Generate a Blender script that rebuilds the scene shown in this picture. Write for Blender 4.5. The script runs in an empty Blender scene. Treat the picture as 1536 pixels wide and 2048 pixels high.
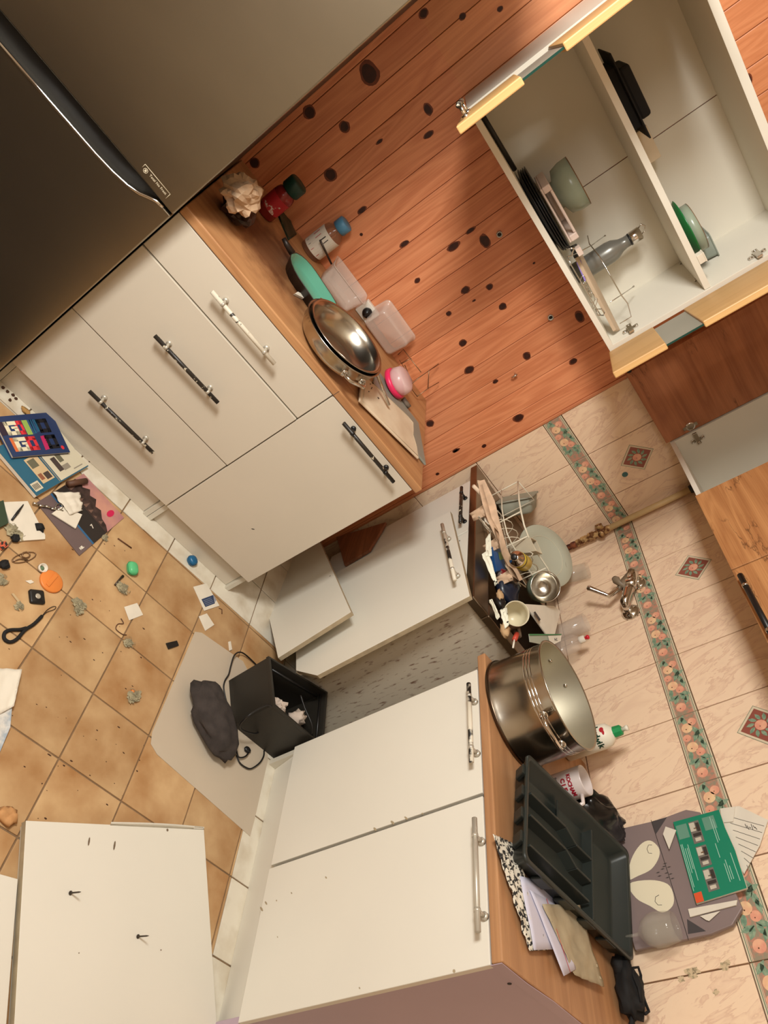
import bpy, bmesh, math, random
from mathutils import Vector, Matrix, noise as mnoise
random.seed(7)
SC = bpy.context.scene
# ------------------------------------------------------------------ camera
F, YAW, PITCH, ROLL = 1430.576, 61.5355, -23.3448, 60.7042
CAM = Vector((2.4418, -1.9281, 1.5869))
_y, _p, _r = (math.radians(a) for a in (YAW, PITCH, ROLL))
_fwd = Vector((-math.sin(_y)*math.cos(_p), math.cos(_y)*math.cos(_p), math.sin(_p)))
_rt = _fwd.cross(Vector((0, 0, 1))).normalized(); _up = _rt.cross(_fwd)
CR = _rt*math.cos(_r)+_up*math.sin(_r); CU = -_rt*math.sin(_r)+_up*math.cos(_r)
cd = bpy.data.cameras.new('camera'); cam = bpy.data.objects.new('camera', cd)
SC.collection.objects.link(cam)
cam.matrix_world = Matrix(((CR.x, CU.x, -_fwd.x, CAM.x), (CR.y, CU.y, -_fwd.y, CAM.y), (CR.z, CU.z, -_fwd.z, CAM.z), (0, 0, 0, 1)))
cd.sensor_fit = 'VERTICAL'; cd.sensor_height = 36.0; cd.lens = F/2048*36.0; cd.clip_start = 0.02
SC.camera = cam
def ray(u, v): return CR*((u-768)/F)+CU*(-(v-1024)/F)+_fwd
def at(u, v, ax, val):
    """the point of the plane (axis ax = val) that the photograph shows at pixel u, v"""
    r = ray(u, v); return CAM+r*((val-CAM[ax])/r[ax])
def atp(u, v, p0, n):
    r = ray(u, v); return CAM+r*((Vector(p0)-CAM).dot(n)/r.dot(n))
# ------------------------------------------------------------------ world and lights
W = bpy.data.worlds.new('world'); SC.world = W; W.use_nodes = True
W.node_tree.nodes['Background'].inputs[0].default_value = (1.0, 0.86, 0.70, 1)
W.node_tree.nodes['Background'].inputs[1].default_value = 0.15
def area(name, loc, tgt, sx, sy, power, col):
    l = bpy.data.lights.new(name, 'AREA'); l.shape = 'RECTANGLE'; l.size = sx; l.size_y = sy; l.energy = power; l.color = col
    o = bpy.data.objects.new(name, l); SC.collection.objects.link(o); o.location = loc
    o.rotation_euler = (Vector(tgt)-Vector(loc)).to_track_quat('-Z', 'Y').to_euler(); return o
area('ceiling_lamp_light', (1.70, -2.66, 2.16), (0.9, -1.0, 0.9), 0.40, 0.40, 52, (1.0, 1.0, 0.96))
area('far_lamp_light', (2.75, -2.75, 2.20), (1.3, -0.8, 0.7), 0.5, 0.5, 14, (1.0, 0.98, 0.96))
vs = SC.view_settings
vs.view_transform = 'Standard'; vs.look = 'None'; vs.gamma = 1.0; vs.use_curve_mapping = False; vs.exposure = 0.0
# ------------------------------------------------------------------ colours and materials
def lin(c):
    return tuple((x/255/12.92 if x/255 <= 0.04045 else ((x/255+0.055)/1.055)**2.4) for x in c)
MATS = {}
def mat(name, col, rough=0.5, metal=0.0, var=0.06, scale=8.0, bump=0.0, bscale=60.0, stretch=None, alpha=1.0, trans=0.0, ior=1.45, spec=0.5, col2=None, detail=4.0, coat=0.0, thr=None, rand=0.0):
    """col: sRGB 0-255. Colour wanders between col and col2 along a noise; fine bump."""
    if name in MATS: return MATS[name]
    m = bpy.data.materials.new(name); m.use_nodes = True; nt = m.node_tree; N = nt.nodes; L = nt.links
    b = N['Principled BSDF']; b.inputs['Roughness'].default_value = rough; b.inputs['Metallic'].default_value = metal
    b.inputs['Specular IOR Level'].default_value = spec; b.inputs['IOR'].default_value = ior
    b.inputs['Transmission Weight'].default_value = trans; b.inputs['Coat Weight'].default_value = coat; b.inputs['Alpha'].default_value = alpha
    c1 = lin(col); c2 = lin(col2) if col2 else tuple(max(0, x*(1-var*2.2)) for x in c1)
    tc = N.new('ShaderNodeTexCoord'); mp = N.new('ShaderNodeMapping'); L.new(tc.outputs['Object'], mp.inputs[0])
    if stretch: mp.inputs['Scale'].default_value = stretch
    if rand:
        oi = N.new('ShaderNodeObjectInfo'); ml = N.new('ShaderNodeMath'); ml.operation = 'MULTIPLY'; ml.inputs[1].default_value = 37.0
        L.new(oi.outputs['Random'], ml.inputs[0]); cb = N.new('ShaderNodeCombineXYZ')
        for i in range(3): L.new(ml.outputs[0], cb.inputs[i])
        L.new(cb.outputs[0], mp.inputs['Location'])
    nz = N.new('ShaderNodeTexNoise'); nz.inputs['Scale'].default_value = scale; nz.inputs['Detail'].default_value = detail
    L.new(mp.outputs[0], nz.inputs['Vector'])
    rp = N.new('ShaderNodeValToRGB'); e = rp.color_ramp.elements
    lo, hi = thr if thr else (0.3, 0.7)
    e[0].position = lo; e[1].position = hi; e[0].color = (*c2, 1); e[1].color = (*c1, 1)
    L.new(nz.outputs['Fac'], rp.inputs[0]); out = rp.outputs[0]
    if rand:
        hs = N.new('ShaderNodeHueSaturation'); mr = N.new('ShaderNodeMapRange'); L.new(oi.outputs['Random'], mr.inputs[0])
        mr.inputs[3].default_value = 1-rand; mr.inputs[4].default_value = 1+rand; L.new(mr.outputs[0], hs.inputs['Value']); L.new(out, hs.inputs['Color']); out = hs.outputs[0]
    L.new(out, b.inputs['Base Color'])
    if bump:
        n2 = N.new('ShaderNodeTexNoise'); n2.inputs['Scale'].default_value = bscale; n2.inputs['Detail'].default_value = 3; L.new(mp.outputs[0], n2.inputs['Vector'])
        bp = N.new('ShaderNodeBump'); bp.inputs['Strength'].default_value = bump; bp.inputs['Distance'].default_value = 0.002
        L.new(n2.outputs['Fac'], bp.inputs['Height']); L.new(bp.outputs[0], b.inputs['Normal'])
    MATS[name] = m; return m
def wood(name, dark, light, axis, fine=1.0, rings=6.0, rough=0.45, rand=0.0, crack=None, blotch=None, coat=0.0, bl_z=None, stain=None):
    """boards with grain along axis: wave bands bent by noise, fine streaks, optional dark cracks or a faded zone above bl_z"""
    if name in MATS: return MATS[name]
    m = bpy.data.materials.new(name); m.use_nodes = True; nt = m.node_tree; N = nt.nodes; L = nt.links
    b = N['Principled BSDF']; b.inputs['Roughness'].default_value = rough; b.inputs['Coat Weight'].default_value = coat; b.inputs['Coat Roughness'].default_value = 0.3
    tc = N.new('ShaderNodeTexCoord'); mp = N.new('ShaderNodeMapping'); L.new(tc.outputs['Object'], mp.inputs[0])
    if rand:
        oi = N.new('ShaderNodeObjectInfo'); ml = N.new('ShaderNodeMath'); ml.operation = 'MULTIPLY'; ml.inputs[1].default_value = 23.0
        L.new(oi.outputs['Random'], ml.inputs[0]); cb = N.new('ShaderNodeCombineXYZ')
        for i in range(3): L.new(ml.outputs[0], cb.inputs[i])
        L.new(cb.outputs[0], mp.inputs['Location'])
    s = [14.0, 14.0, 14.0]; s[axis] = 1.3; mp.inputs['Scale'].default_value = s
    n0 = N.new('ShaderNodeTexNoise'); n0.inputs['Scale'].default_value = 0.9; n0.inputs['Detail'].default_value = 2; n0.inputs['Distortion'].default_value = 0.6; L.new(mp.outputs[0], n0.inputs['Vector'])
    m1 = N.new('ShaderNodeMath'); m1.operation = 'MULTIPLY'; m1.inputs[1].default_value = rings; L.new(n0.outputs['Fac'], m1.inputs[0])
    fr = N.new('ShaderNodeMath'); fr.operation = 'PINGPONG'; fr.inputs[1].default_value = 0.5; L.new(m1.outputs[0], fr.inputs[0])
    mp2 = N.new('ShaderNodeMapping'); L.new(mp.outputs[0], mp2.inputs[0]); s2 = [9.0*fine]*3; s2[axis] = 1.0; mp2.inputs['Scale'].default_value = s2
    n1 = N.new('ShaderNodeTexNoise'); n1.inputs['Scale'].default_value = 2.0; n1.inputs['Detail'].default_value = 5; L.new(mp2.outputs[0], n1.inputs['Vector'])
    mx = N.new('ShaderNodeMix'); mx.data_type = 'FLOAT'; mx.inputs[0].default_value = 0.45; L.new(fr.outputs[0], mx.inputs[2]); L.new(n1.outputs['Fac'], mx.inputs[3])
    rp = N.new('ShaderNodeValToRGB'); e = rp.color_ramp.elements; e[0].position = 0.12; e[1].position = 0.55; e[0].color = (*lin(dark), 1); e[1].color = (*lin(light), 1)
    L.new(mx.outputs[0], rp.inputs[0]); out = rp.outputs[0]
    def mixin(fac, col, out):
        q = N.new('ShaderNodeMix'); q.data_type = 'RGBA'; L.new(fac, q.inputs[0]); L.new(out, q.inputs[6]); q.inputs[7].default_value = (*lin(col), 1); return q.outputs[2]
    if crack:
        mc = N.new('ShaderNodeMapping'); L.new(tc.outputs['Object'], mc.inputs[0]); sc = [9.0]*3; sc[axis] = 1.6; mc.inputs['Scale'].default_value = sc
        nc = N.new('ShaderNodeTexNoise'); nc.inputs['Scale'].default_value = 1.3; nc.inputs['Detail'].default_value = 6; nc.inputs['Roughness'].default_value = 0.6; L.new(mc.outputs[0], nc.inputs['Vector'])
        sb = N.new('ShaderNodeMath'); sb.operation = 'SUBTRACT'; sb.inputs[1].default_value = 0.5; L.new(nc.outputs['Fac'], sb.inputs[0])
        ab = N.new('ShaderNodeMath'); ab.operation = 'ABSOLUTE'; L.new(sb.outputs[0], ab.inputs[0])
        rc = N.new('ShaderNodeMapRange'); rc.inputs[1].default_value = 0.0; rc.inputs[2].default_value = 0.012; rc.inputs[3].default_value = 0.75; rc.inputs[4].default_value = 0.0; L.new(ab.outputs[0], rc.inputs[0])
        nm = N.new('ShaderNodeTexNoise'); nm.inputs['Scale'].default_value = 5.0; L.new(tc.outputs['Object'], nm.inputs['Vector'])
        rm = N.new('ShaderNodeMapRange'); rm.inputs[1].default_value = 0.5; rm.inputs[2].default_value = 0.6; L.new(nm.outputs['Fac'], rm.inputs[0])
        mm = N.new('ShaderNodeMath'); mm.operation = 'MULTIPLY'; L.new(rc.outputs[0], mm.inputs[0]); L.new(rm.outputs[0], mm.inputs[1])
        out = mixin(mm.outputs[0], crack, out)
    if blotch:
        nb = N.new('ShaderNodeTexNoise'); nb.inputs['Scale'].default_value = 6.0; nb.inputs['Detail'].default_value = 6; L.new(tc.outputs['Object'], nb.inputs['Vector'])
        rb = N.new('ShaderNodeMapRange'); rb.inputs[1].default_value = 0.52; rb.inputs[2].default_value = 0.66; rb.inputs[4].default_value = 0.75; L.new(nb.outputs['Fac'], rb.inputs[0])
        out = mixin(rb.outputs[0], blotch, out)
    if stain:
        (sx, sy, rx, ry), sc_ = stain
        ms = N.new('ShaderNodeMapping'); L.new(tc.outputs['Object'], ms.inputs[0]); ms.inputs['Location'].default_value = (-sx/rx, -sy/ry, 0); ms.inputs['Scale'].default_value = (1/rx, 1/ry, 0)
        ln = N.new('ShaderNodeVectorMath'); ln.operation = 'LENGTH'; L.new(ms.outputs[0], ln.inputs[0])
        ns = N.new('ShaderNodeTexNoise'); ns.inputs['Scale'].default_value = 14.0; ns.inputs['Detail'].default_value = 6; L.new(tc.outputs['Object'], ns.inputs['Vector'])
        ad = N.new('ShaderNodeMath'); ad.operation = 'MULTIPLY_ADD'; ad.inputs[1].default_value = 1.5; L.new(ns.outputs['Fac'], ad.inputs[0]); L.new(ln.outputs['Value'], ad.inputs[2])
        rs = N.new('ShaderNodeMapRange'); rs.inputs[1].default_value = 1.15; rs.inputs[2].default_value = 1.75; rs.inputs[3].default_value = 0.78; rs.inputs[4].default_value = 0.0; L.new(ad.outputs[0], rs.inputs[0])
        out = mixin(rs.outputs[0], sc_, out)
    if bl_z:
        sp = N.new('ShaderNodeSeparateXYZ'); L.new(tc.outputs['Object'], sp.inputs[0])
        gz = N.new('ShaderNodeMath'); gz.operation = 'GREATER_THAN'; gz.inputs[1].default_value = bl_z; L.new(sp.outputs[2], gz.inputs[0])
        gm = N.new('ShaderNodeMath'); gm.operation = 'MULTIPLY'; gm.inputs[1].default_value = 0.22; L.new(gz.outputs[0], gm.inputs[0])
        out = mixin(gm.outputs[0], (214, 150, 92), out)
    if rand:
        hs = N.new('ShaderNodeHueSaturation'); mr = N.new('ShaderNodeMapRange'); L.new(oi.outputs['Random'], mr.inputs[0])
        mr.inputs[3].default_value = 1-rand; mr.inputs[4].default_value = 1+rand; L.new(mr.outputs[0], hs.inputs['Value']); L.new(out, hs.inputs['Color']); out = hs.outputs[0]
    L.new(out, b.inputs['Base Color'])
    bp = N.new('ShaderNodeBump'); bp.inputs['Strength'].default_value = 0.12; bp.inputs['Distance'].default_value = 0.001; L.new(n1.outputs['Fac'], bp.inputs['Height']); L.new(bp.outputs[0], b.inputs['Normal'])
    MATS[name] = m; return m
def marble(name, base, vein):
    """wall tiles: pale marbled print with thin leaning streaks, glazed; each tile shows another part of the print"""
    m = bpy.data.materials.new(name); m.use_nodes = True; nt = m.node_tree; N = nt.nodes; L = nt.links
    b = N['Principled BSDF']; b.inputs['Roughness'].default_value = 0.32
    tc = N.new('ShaderNodeTexCoord'); oi = N.new('ShaderNodeObjectInfo'); cb = N.new('ShaderNodeCombineXYZ')
    for i, v in enumerate(((-0.30, -0.30, 0.95), (0.95, 0.95, 0.30))):
        d = N.new('ShaderNodeVectorMath'); d.operation = 'DOT_PRODUCT'; d.inputs[1].default_value = v; L.new(tc.outputs['Object'], d.inputs[0])
        k = N.new('ShaderNodeMath'); k.operation = 'MULTIPLY'; k.inputs[1].default_value = (5.0, 17.0)[i]; L.new(d.outputs['Value'], k.inputs[0]); L.new(k.outputs[0], cb.inputs[i])
    ml = N.new('ShaderNodeMath'); ml.operation = 'MULTIPLY'; ml.inputs[1].default_value = 53.0; L.new(oi.outputs['Random'], ml.inputs[0]); L.new(ml.outputs[0], cb.inputs[2])
    n = N.new('ShaderNodeTexNoise'); n.inputs['Scale'].default_value = 1.0; n.inputs['Detail'].default_value = 5; n.inputs['Roughness'].default_value = 0.6; n.inputs['Distortion'].default_value = 0.9; L.new(cb.outputs[0], n.inputs['Vector'])
    rp = N.new('ShaderNodeValToRGB'); e = rp.color_ramp.elements; mid = tuple((a*3+c*2)/5 for a, c in zip(base, vein))
    e[0].position = 0.30; e[0].color = (*lin(mid), 1); e[1].position = 0.42; e[1].color = (*lin(base), 1)
    for p, c in ((0.485, base), (0.50, vein), (0.525, mid), (0.58, base), (0.66, base), (0.75, mid)): k = e.new(p); k.color = (*lin(c), 1)
    L.new(n.outputs['Fac'], rp.inputs[0]); L.new(rp.outputs[0], b.inputs['Base Color']); MATS[name] = m; return m
def worn(name, c1, c2, lo, hi, scale=25.0, rough=0.4, metal=0.0, stretch=None):
    return mat(name, c1, rough, metal, scale=scale, col2=c2, thr=(lo, hi), detail=6.0, stretch=stretch)
# ------------------------------------------------------------------ mesh collecting
class MB:
    def __init__(s): s.v = []; s.f = []; s.m = []; s.sm = []
    def add(s, vs, fs, mi=0, smooth=False):
        o = len(s.v); s.v += [Vector(p) for p in vs]
        for f in fs: s.f.append([o+i for i in f]); s.m.append(mi); s.sm.append(smooth)
        return s
    def box(s, a, b, mi=0):
        x0, y0, z0 = (min(p, q) for p, q in zip(a, b)); x1, y1, z1 = (max(p, q) for p, q in zip(a, b))
        return s.add([(x0, y0, z0), (x1, y0, z0), (x1, y1, z0), (x0, y1, z0), (x0, y0, z1), (x1, y0, z1), (x1, y1, z1), (x0, y1, z1)],
                     [(3, 2, 1, 0), (4, 5, 6, 7), (0, 1, 5, 4), (1, 2, 6, 5), (2, 3, 7, 6), (3, 0, 4, 7)], mi)
    def slab(s, poly, d, mi=0, cap=True, side=None, smooth=False):
        """polygon of 3-D points pushed along vector d"""
        n = len(poly); d = Vector(d); P = [Vector(p) for p in poly]
        # orient outward
        nn = Vector((0, 0, 0))
        for i in range(n): nn += P[i].cross(P[(i+1) % n])
        if nn.dot(d) > 0: P.reverse()
        V = P+[p+d for p in P]
        if cap: s.add(V, [list(range(n)), list(range(2*n-1, n-1, -1))], mi); o = len(s.v)-2*n
        else: s.add(V, [], mi); o = len(s.v)-2*n
        for i in range(n):
            j = (i+1) % n; s.f.append([o+j, o+i, o+n+i, o+n+j]); s.m.append(mi if side is None else side); s.sm.append(smooth)
        return s
    def lathe(s, prof, org=(0, 0, 0), ax=(0, 0, 1), seg=28, mi=0, smooth=True, squash=1.0, xdir=None, cap=True):
        """prof: list of (radius, height) from bottom to top"""
        a = Vector(ax).normalized(); x = Vector(xdir) if xdir else (Vector((1, 0, 0)) if abs(a.x) < 0.9 else Vector((0, 1, 0)))
        x = (x-a*x.dot(a)).normalized(); y = a.cross(x); o = Vector(org); vs = []; fs = []
        for r, h in prof:
            for i in range(seg):
                t = 2*math.pi*i/seg; vs.append(o+a*h+x*(r*math.cos(t))+y*(r*squash*math.sin(t)))
        for k in range(len(prof)-1):
            for i in range(seg):
                j = (i+1) % seg; fs.append([k*seg+i, k*seg+j, (k+1)*seg+j, (k+1)*seg+i])
        if cap and prof[0][0] > 1e-6: fs.append(list(range(seg-1, -1, -1)))
        if cap and prof[-1][0] > 1e-6: fs.append([(len(prof)-1)*seg+i for i in range(seg)])
        return s.add(vs, fs, mi, smooth)
    def cyl(s, p, q, r, seg=14, mi=0, r2=None, smooth=True):
        p = Vector(p); q = Vector(q); return s.lathe([(r, 0), (r if r2 is None else r2, (q-p).length)], p, q-p, seg, mi, smooth)
    def tube(s, pts, r, seg=8, mi=0, closed=False):
        P = [Vector(p) for p in pts]; n = len(P); vs = []; fs = []; up = None
        for i in range(n):
            if closed: t = P[(i+1) % n]-P[i-1]
            else: t = P[min(i+1, n-1)]-P[max(i-1, 0)]
            t.normalize()
            if up is None: up = Vector((0, 0, 1)) if abs(t.z) < 0.9 else Vector((1, 0, 0))
            up = up-t*up.dot(t)
            if up.length < 1e-5: up = t.orthogonal()
            up.normalize(); w = t.cross(up); rr = r[i] if isinstance(r, (list, tuple)) else r
            for k in range(seg):
                a = 2*math.pi*k/seg; vs.append(P[i]+up*(rr*math.cos(a))+w*(rr*math.sin(a)))
        for i in range(n if closed else n-1):
            j = (i+1) % n
            for k in range(seg):
                l = (k+1) % seg; fs.append([i*seg+k, i*seg+l, j*seg+l, j*seg+k])
        if not closed: fs += [list(range(seg-1, -1, -1)), [(n-1)*seg+k for k in range(seg)]]
        return s.add(vs, fs, mi, True)
    def blob(s, c, r, amp=0.25, seg=14, rows=9, seed=0, mi=0, freq=2.2, xd=None, yd=None, crease=0.0):
        c = Vector(c); X = Vector(xd or (r[0], 0, 0)); Y = Vector(yd or (0, r[1], 0)); Z = Vector((0, 0, r[2])); vs = []; fs = []
        for i in range(rows+1):
            th = math.pi*i/rows
            for k in range(seg):
                ph = 2*math.pi*k/seg; n = Vector((math.sin(th)*math.cos(ph), math.sin(th)*math.sin(ph), -math.cos(th)))
                q = 1+amp*mnoise.noise(n*freq+Vector((seed*3.1, seed*1.7, seed)))
                if crease: q -= crease*abs(mnoise.noise(n*freq*2.7+Vector((seed, 9, 4))))
                vs.append(c+(X*n.x+Y*n.y+Z*n.z)*q)
        for i in range(rows):
            for k in range(seg):
                l = (k+1) % seg; fs.append([i*seg+k, i*seg+l, (i+1)*seg+l, (i+1)*seg+k])
        return s.add(vs, fs, mi, crease == 0.0)
    def sheet(s, a, b, c, d, nu=8, nv=8, fn=None, th=0.0006, mi=0):
        """thin sheet on corners a b c d (in order) with a height function fn(u, v) along its normal"""
        a, b, c, d = (Vector(p) for p in (a, b, c, d)); n = (b-a).cross(d-a).normalized(); vs = []; fs = []
        for side in (0, 1):
            for j in range(nv+1):
                for i in range(nu+1):
                    u = i/nu; v = j/nv; p = (a*(1-u)+b*u)*(1-v)+(d*(1-u)+c*u)*v
                    h = fn(u, v) if fn else 0; vs.append(p+n*(h+(th if side else 0)))
        o = (nu+1)*(nv+1)
        for j in range(nv):
            for i in range(nu):
                q = [j*(nu+1)+i, j*(nu+1)+i+1, (j+1)*(nu+1)+i+1, (j+1)*(nu+1)+i]
                fs.append([x+o for x in q]); fs.append(q[::-1])
        per = [i for i in range(nu+1)]+[(k+1)*(nu+1)+nu for k in range(nv)]+[nv*(nu+1)+nu-1-i for i in range(nu)]+[(nv-1-k)*(nu+1) for k in range(nv-1)]
        for k in range(len(per)):
            p, q = per[k], per[(k+1) % len(per)]; fs.append([p, q, q+o, p+o])
        return s.add(vs, fs, mi, True)
    def flat(s, pts, mi=0):
        return s.add(pts, [list(range(len(pts)))], mi)
    def build(s, name, mats, parent=None, inv=None, bevel=0.0, subs=0, seg=2):
        me = bpy.data.meshes.new(name)
        V = [inv @ p for p in s.v] if inv is not None else s.v
        me.from_pydata([tuple(p) for p in V], [], s.f)
        if not isinstance(mats, (list, tuple)): mats = [mats]
        for m in mats: me.materials.append(m)
        me.polygons.foreach_set('material_index', s.m); me.polygons.foreach_set('use_smooth', s.sm); me.update()
        o = bpy.data.objects.new(name, me); SC.collection.objects.link(o)
        if parent is not None: o.parent = parent
        if bevel:
            md = o.modifiers.new('bevel', 'BEVEL'); md.width = bevel; md.segments = seg; md.limit_method = 'ANGLE'; md.angle_limit = math.radians(40); md.harden_normals = False
        if subs:
            md = o.modifiers.new('subsurf', 'SUBSURF'); md.levels = subs; md.render_levels = subs
        return o
class Thing:
    """an Empty at the thing's base; parts are given in world coordinates (or local=True)"""
    def __init__(s, name, label, cat, loc, rz=0.0, group=None, kind=None):
        e = bpy.data.objects.new(name, None); SC.collection.objects.link(e); e.location = loc; e.rotation_euler = (0, 0, rz); e.empty_display_size = 0.05
        s.e = e; s.M = Matrix.Translation(Vector(loc)) @ Matrix.Rotation(rz, 4, 'Z'); s.I = s.M.inverted()
        if label: e['label'] = label
        if cat: e['category'] = cat
        if group: e['group'] = group
        if kind: e['kind'] = kind
    def part(s, name, mb, mats, parent=None, local=False, bevel=0.0, subs=0, label=None, kind=None, seg=2):
        o = mb.build(name, mats, parent or s.e, None if local else s.I, bevel, subs, seg)
        if label: o['label'] = label
        if kind: o['kind'] = kind
        return o
def solo(name, label, cat, mb, mats, loc=None, group=None, bevel=0.0, subs=0, kind=None):
    """a thing that is a single mesh"""
    if loc is None:
        xs = [p.x for p in mb.v]; ys = [p.y for p in mb.v]; loc = ((min(xs)+max(xs))/2, (min(ys)+max(ys))/2, min(p.z for p in mb.v))
    o = mb.build(name, mats, None, Matrix.Translation(-Vector(loc)), bevel, subs); o.location = loc
    o['label'] = label; o['category'] = cat
    if group: o['group'] = group
    if kind: o['kind'] = kind
    return o
def struct(name, mb, mats, bevel=0.0):
    o = mb.build(name, mats, None, None, bevel); o['kind'] = 'structure'; return o
def part_of(parent, name, mb, mats, bevel=0.0, label=None, kind=None):
    o = mb.build(name, mats, parent, None, bevel)
    if label: o['label'] = label
    if kind: o['kind'] = kind
    return o
def text(s, body, size, org, xdir, ydir, m, parent, inv=None, name='lettering', ext=0.0003, align='CENTER', bold=0.0):
    """flat lettering: org is its centre, xdir the reading direction, ydir the letters' up"""
    cu = bpy.data.curves.new(name, 'FONT'); cu.body = body; cu.size = size; cu.extrude = ext; cu.align_x = align; cu.align_y = 'CENTER'; cu.offset = bold; cu.resolution_u = 2
    cu.materials.append(m); o = bpy.data.objects.new(name, cu); SC.collection.objects.link(o)
    x = Vector(xdir).normalized(); y = Vector(ydir); y = (y-x*y.dot(x)).normalized(); z = x.cross(y); g = Vector(org)
    Mx = Matrix(((x.x, y.x, z.x, g.x), (x.y, y.y, z.y, g.y), (x.z, y.z, z.z, g.z), (0, 0, 0, 1)))
    me = bpy.data.meshes.new_from_object(o); bpy.data.objects.remove(o); bpy.data.curves.remove(cu)
    o = bpy.data.objects.new(name, me); SC.collection.objects.link(o); o['kind'] = 'stuff' if len(body) > 1 else 'thing'
    o.parent = parent; o.matrix_local = (inv @ Mx) if inv is not None else Mx
    if len(body) == 1: del o['kind']
    return o
def disc(mb, c, n, r, seg=20, mi=0, sq=1.0, xd=None, th=0.0):
    c = Vector(c); n = Vector(n).normalized(); x = Vector(xd) if xd else n.orthogonal(); x = (x-n*x.dot(n)).normalized(); y = n.cross(x)
    P = [c+x*(r*math.cos(2*math.pi*i/seg))+y*(r*sq*math.sin(2*math.pi*i/seg)) for i in range(seg)]
    if th: mb.slab(P, n*th, mi)
    else: mb.flat(P, mi)
    return mb
# ------------------------------------------------------------------ palette
white = mat('white_laminate', (224, 218, 204), 0.38, var=0.015, scale=3.0)
whitedim = mat('white_laminate_dimmed', (206, 195, 177), 0.42, var=0.02, scale=3.0)  # same white laminate, darkened to stand in for weaker light on the drawer row
whited = mat('white_laminate_dull', (206, 199, 182), 0.5, var=0.03, scale=5.0)
edgegrey = mat('board_edge', (176, 158, 128), 0.7, var=0.12, scale=30)
chip = mat('raw_chipboard', (150, 118, 82), 0.9, var=0.2, scale=120)
mauve = mat('mauve_panel', (182, 160, 172), 0.45, var=0.03, scale=4.0)
black = mat('black_plastic', (26, 24, 23), 0.4, var=0.1)
blackm = mat('black_matt', (22, 20, 19), 0.8, var=0.1)
steel = mat('stainless', (196, 190, 178), 0.22, 1.0, var=0.06, scale=6.0, bump=0.05, bscale=90)
chrome = mat('chrome', (214, 210, 204), 0.10, 1.0, var=0.02)
brushed = mat('brushed_fridge_steel', (168, 160, 144), 0.27, 1.0, var=0.06, scale=2.0, stretch=(1, 1, 3))
silver = mat('silver_paint', (196, 188, 172), 0.35, 0.4, var=0.05)
paper = mat('white_paper', (226, 216, 198), 0.85, var=0.04, scale=18)
kraft = mat('kraft_paper', (196, 160, 118), 0.85, var=0.12, scale=25)
ink = mat('print_ink', (70, 62, 58), 0.8)
grout = mat('grout', (140, 112, 82), 0.95, var=0.15, scale=30)
wgrout = mat('wall_grout', (132, 98, 60), 0.9, var=0.1, scale=20)
plaster = mat('plaster', (226, 212, 188), 0.9, var=0.03, scale=4)
tileb = mat('terracotta_tile', (200, 166, 122), 0.42, col2=(160, 116, 72), scale=9.0, thr=(0.28, 0.70), bump=0.15, bscale=40, rand=0.10, detail=6)
tilew = mat('white_floor_tile', (222, 214, 196), 0.35, col2=(196, 182, 158), scale=14.0, thr=(0.25, 0.6), rand=0.03)
tilem = marble('marbled_wall_tile', (243, 213, 181), (224, 188, 160))
pine = wood('varnished_pine', (194, 114, 74), (222, 146, 102), 2, rough=0.36, rand=0.10, rings=9.0, coat=0.12, bl_z=1.4975)
oaktop = wood('oak_worktop', (160, 110, 70), (190, 140, 94), 1, fine=1.6, rough=0.42, rings=4, stain=((0.02, -0.24, 0.20, 0.30), (80, 40, 22)))
oaktopx = wood('oak_worktop_right', (156, 110, 74), (184, 136, 94), 0, fine=1.6, rough=0.42, rings=4)
burnt = mat('burn_stain', (86, 40, 20), 0.5, col2=(132, 76, 40), scale=16, thr=(0.35, 0.7), detail=6)
oakd = wood('cracked_oak_front', (160, 104, 60), (198, 142, 90), 0, fine=1.3, rough=0.5, rings=5, crack=(74, 42, 22))
oaky = wood('pale_oak_edge', (194, 148, 90), (210, 166, 106), 2, fine=1.5, rough=0.5, rings=3)
knotd = mat('knot_dark', (62, 24, 14), 0.5, var=0.25, scale=60)
knotr = mat('knot_ring', (120, 58, 34), 0.45, var=0.15, scale=50)
hblack = worn('worn_black_handle', (40, 34, 28), (206, 194, 170), 0.36, 0.40, 60.0, 0.4)
hmix = worn('half_stripped_handle', (214, 204, 184), (34, 30, 26), 0.42, 0.46, 14.0, 0.4)
hwhite = worn('bare_handle', (214, 204, 184), (60, 54, 46), 0.33, 0.36, 40.0, 0.4)
glassm = mat('clear_glass', (206, 198, 180), 0.04, var=0.0, alpha=0.15, spec=1.0)
plasticc = mat('clear_plastic', (224, 208, 194), 0.2, var=0.0, alpha=0.34, spec=0.8)
dirty = worn('stained_side_panel', (196, 184, 164), (122, 92, 76), 0.29, 0.43, 44.0, 0.6, stretch=(1.0, 2.2, 0.6))
red = mat('red_print', (190, 40, 50), 0.5); green = mat('green_print', (20, 128, 96), 0.5, var=0.03)
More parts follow.
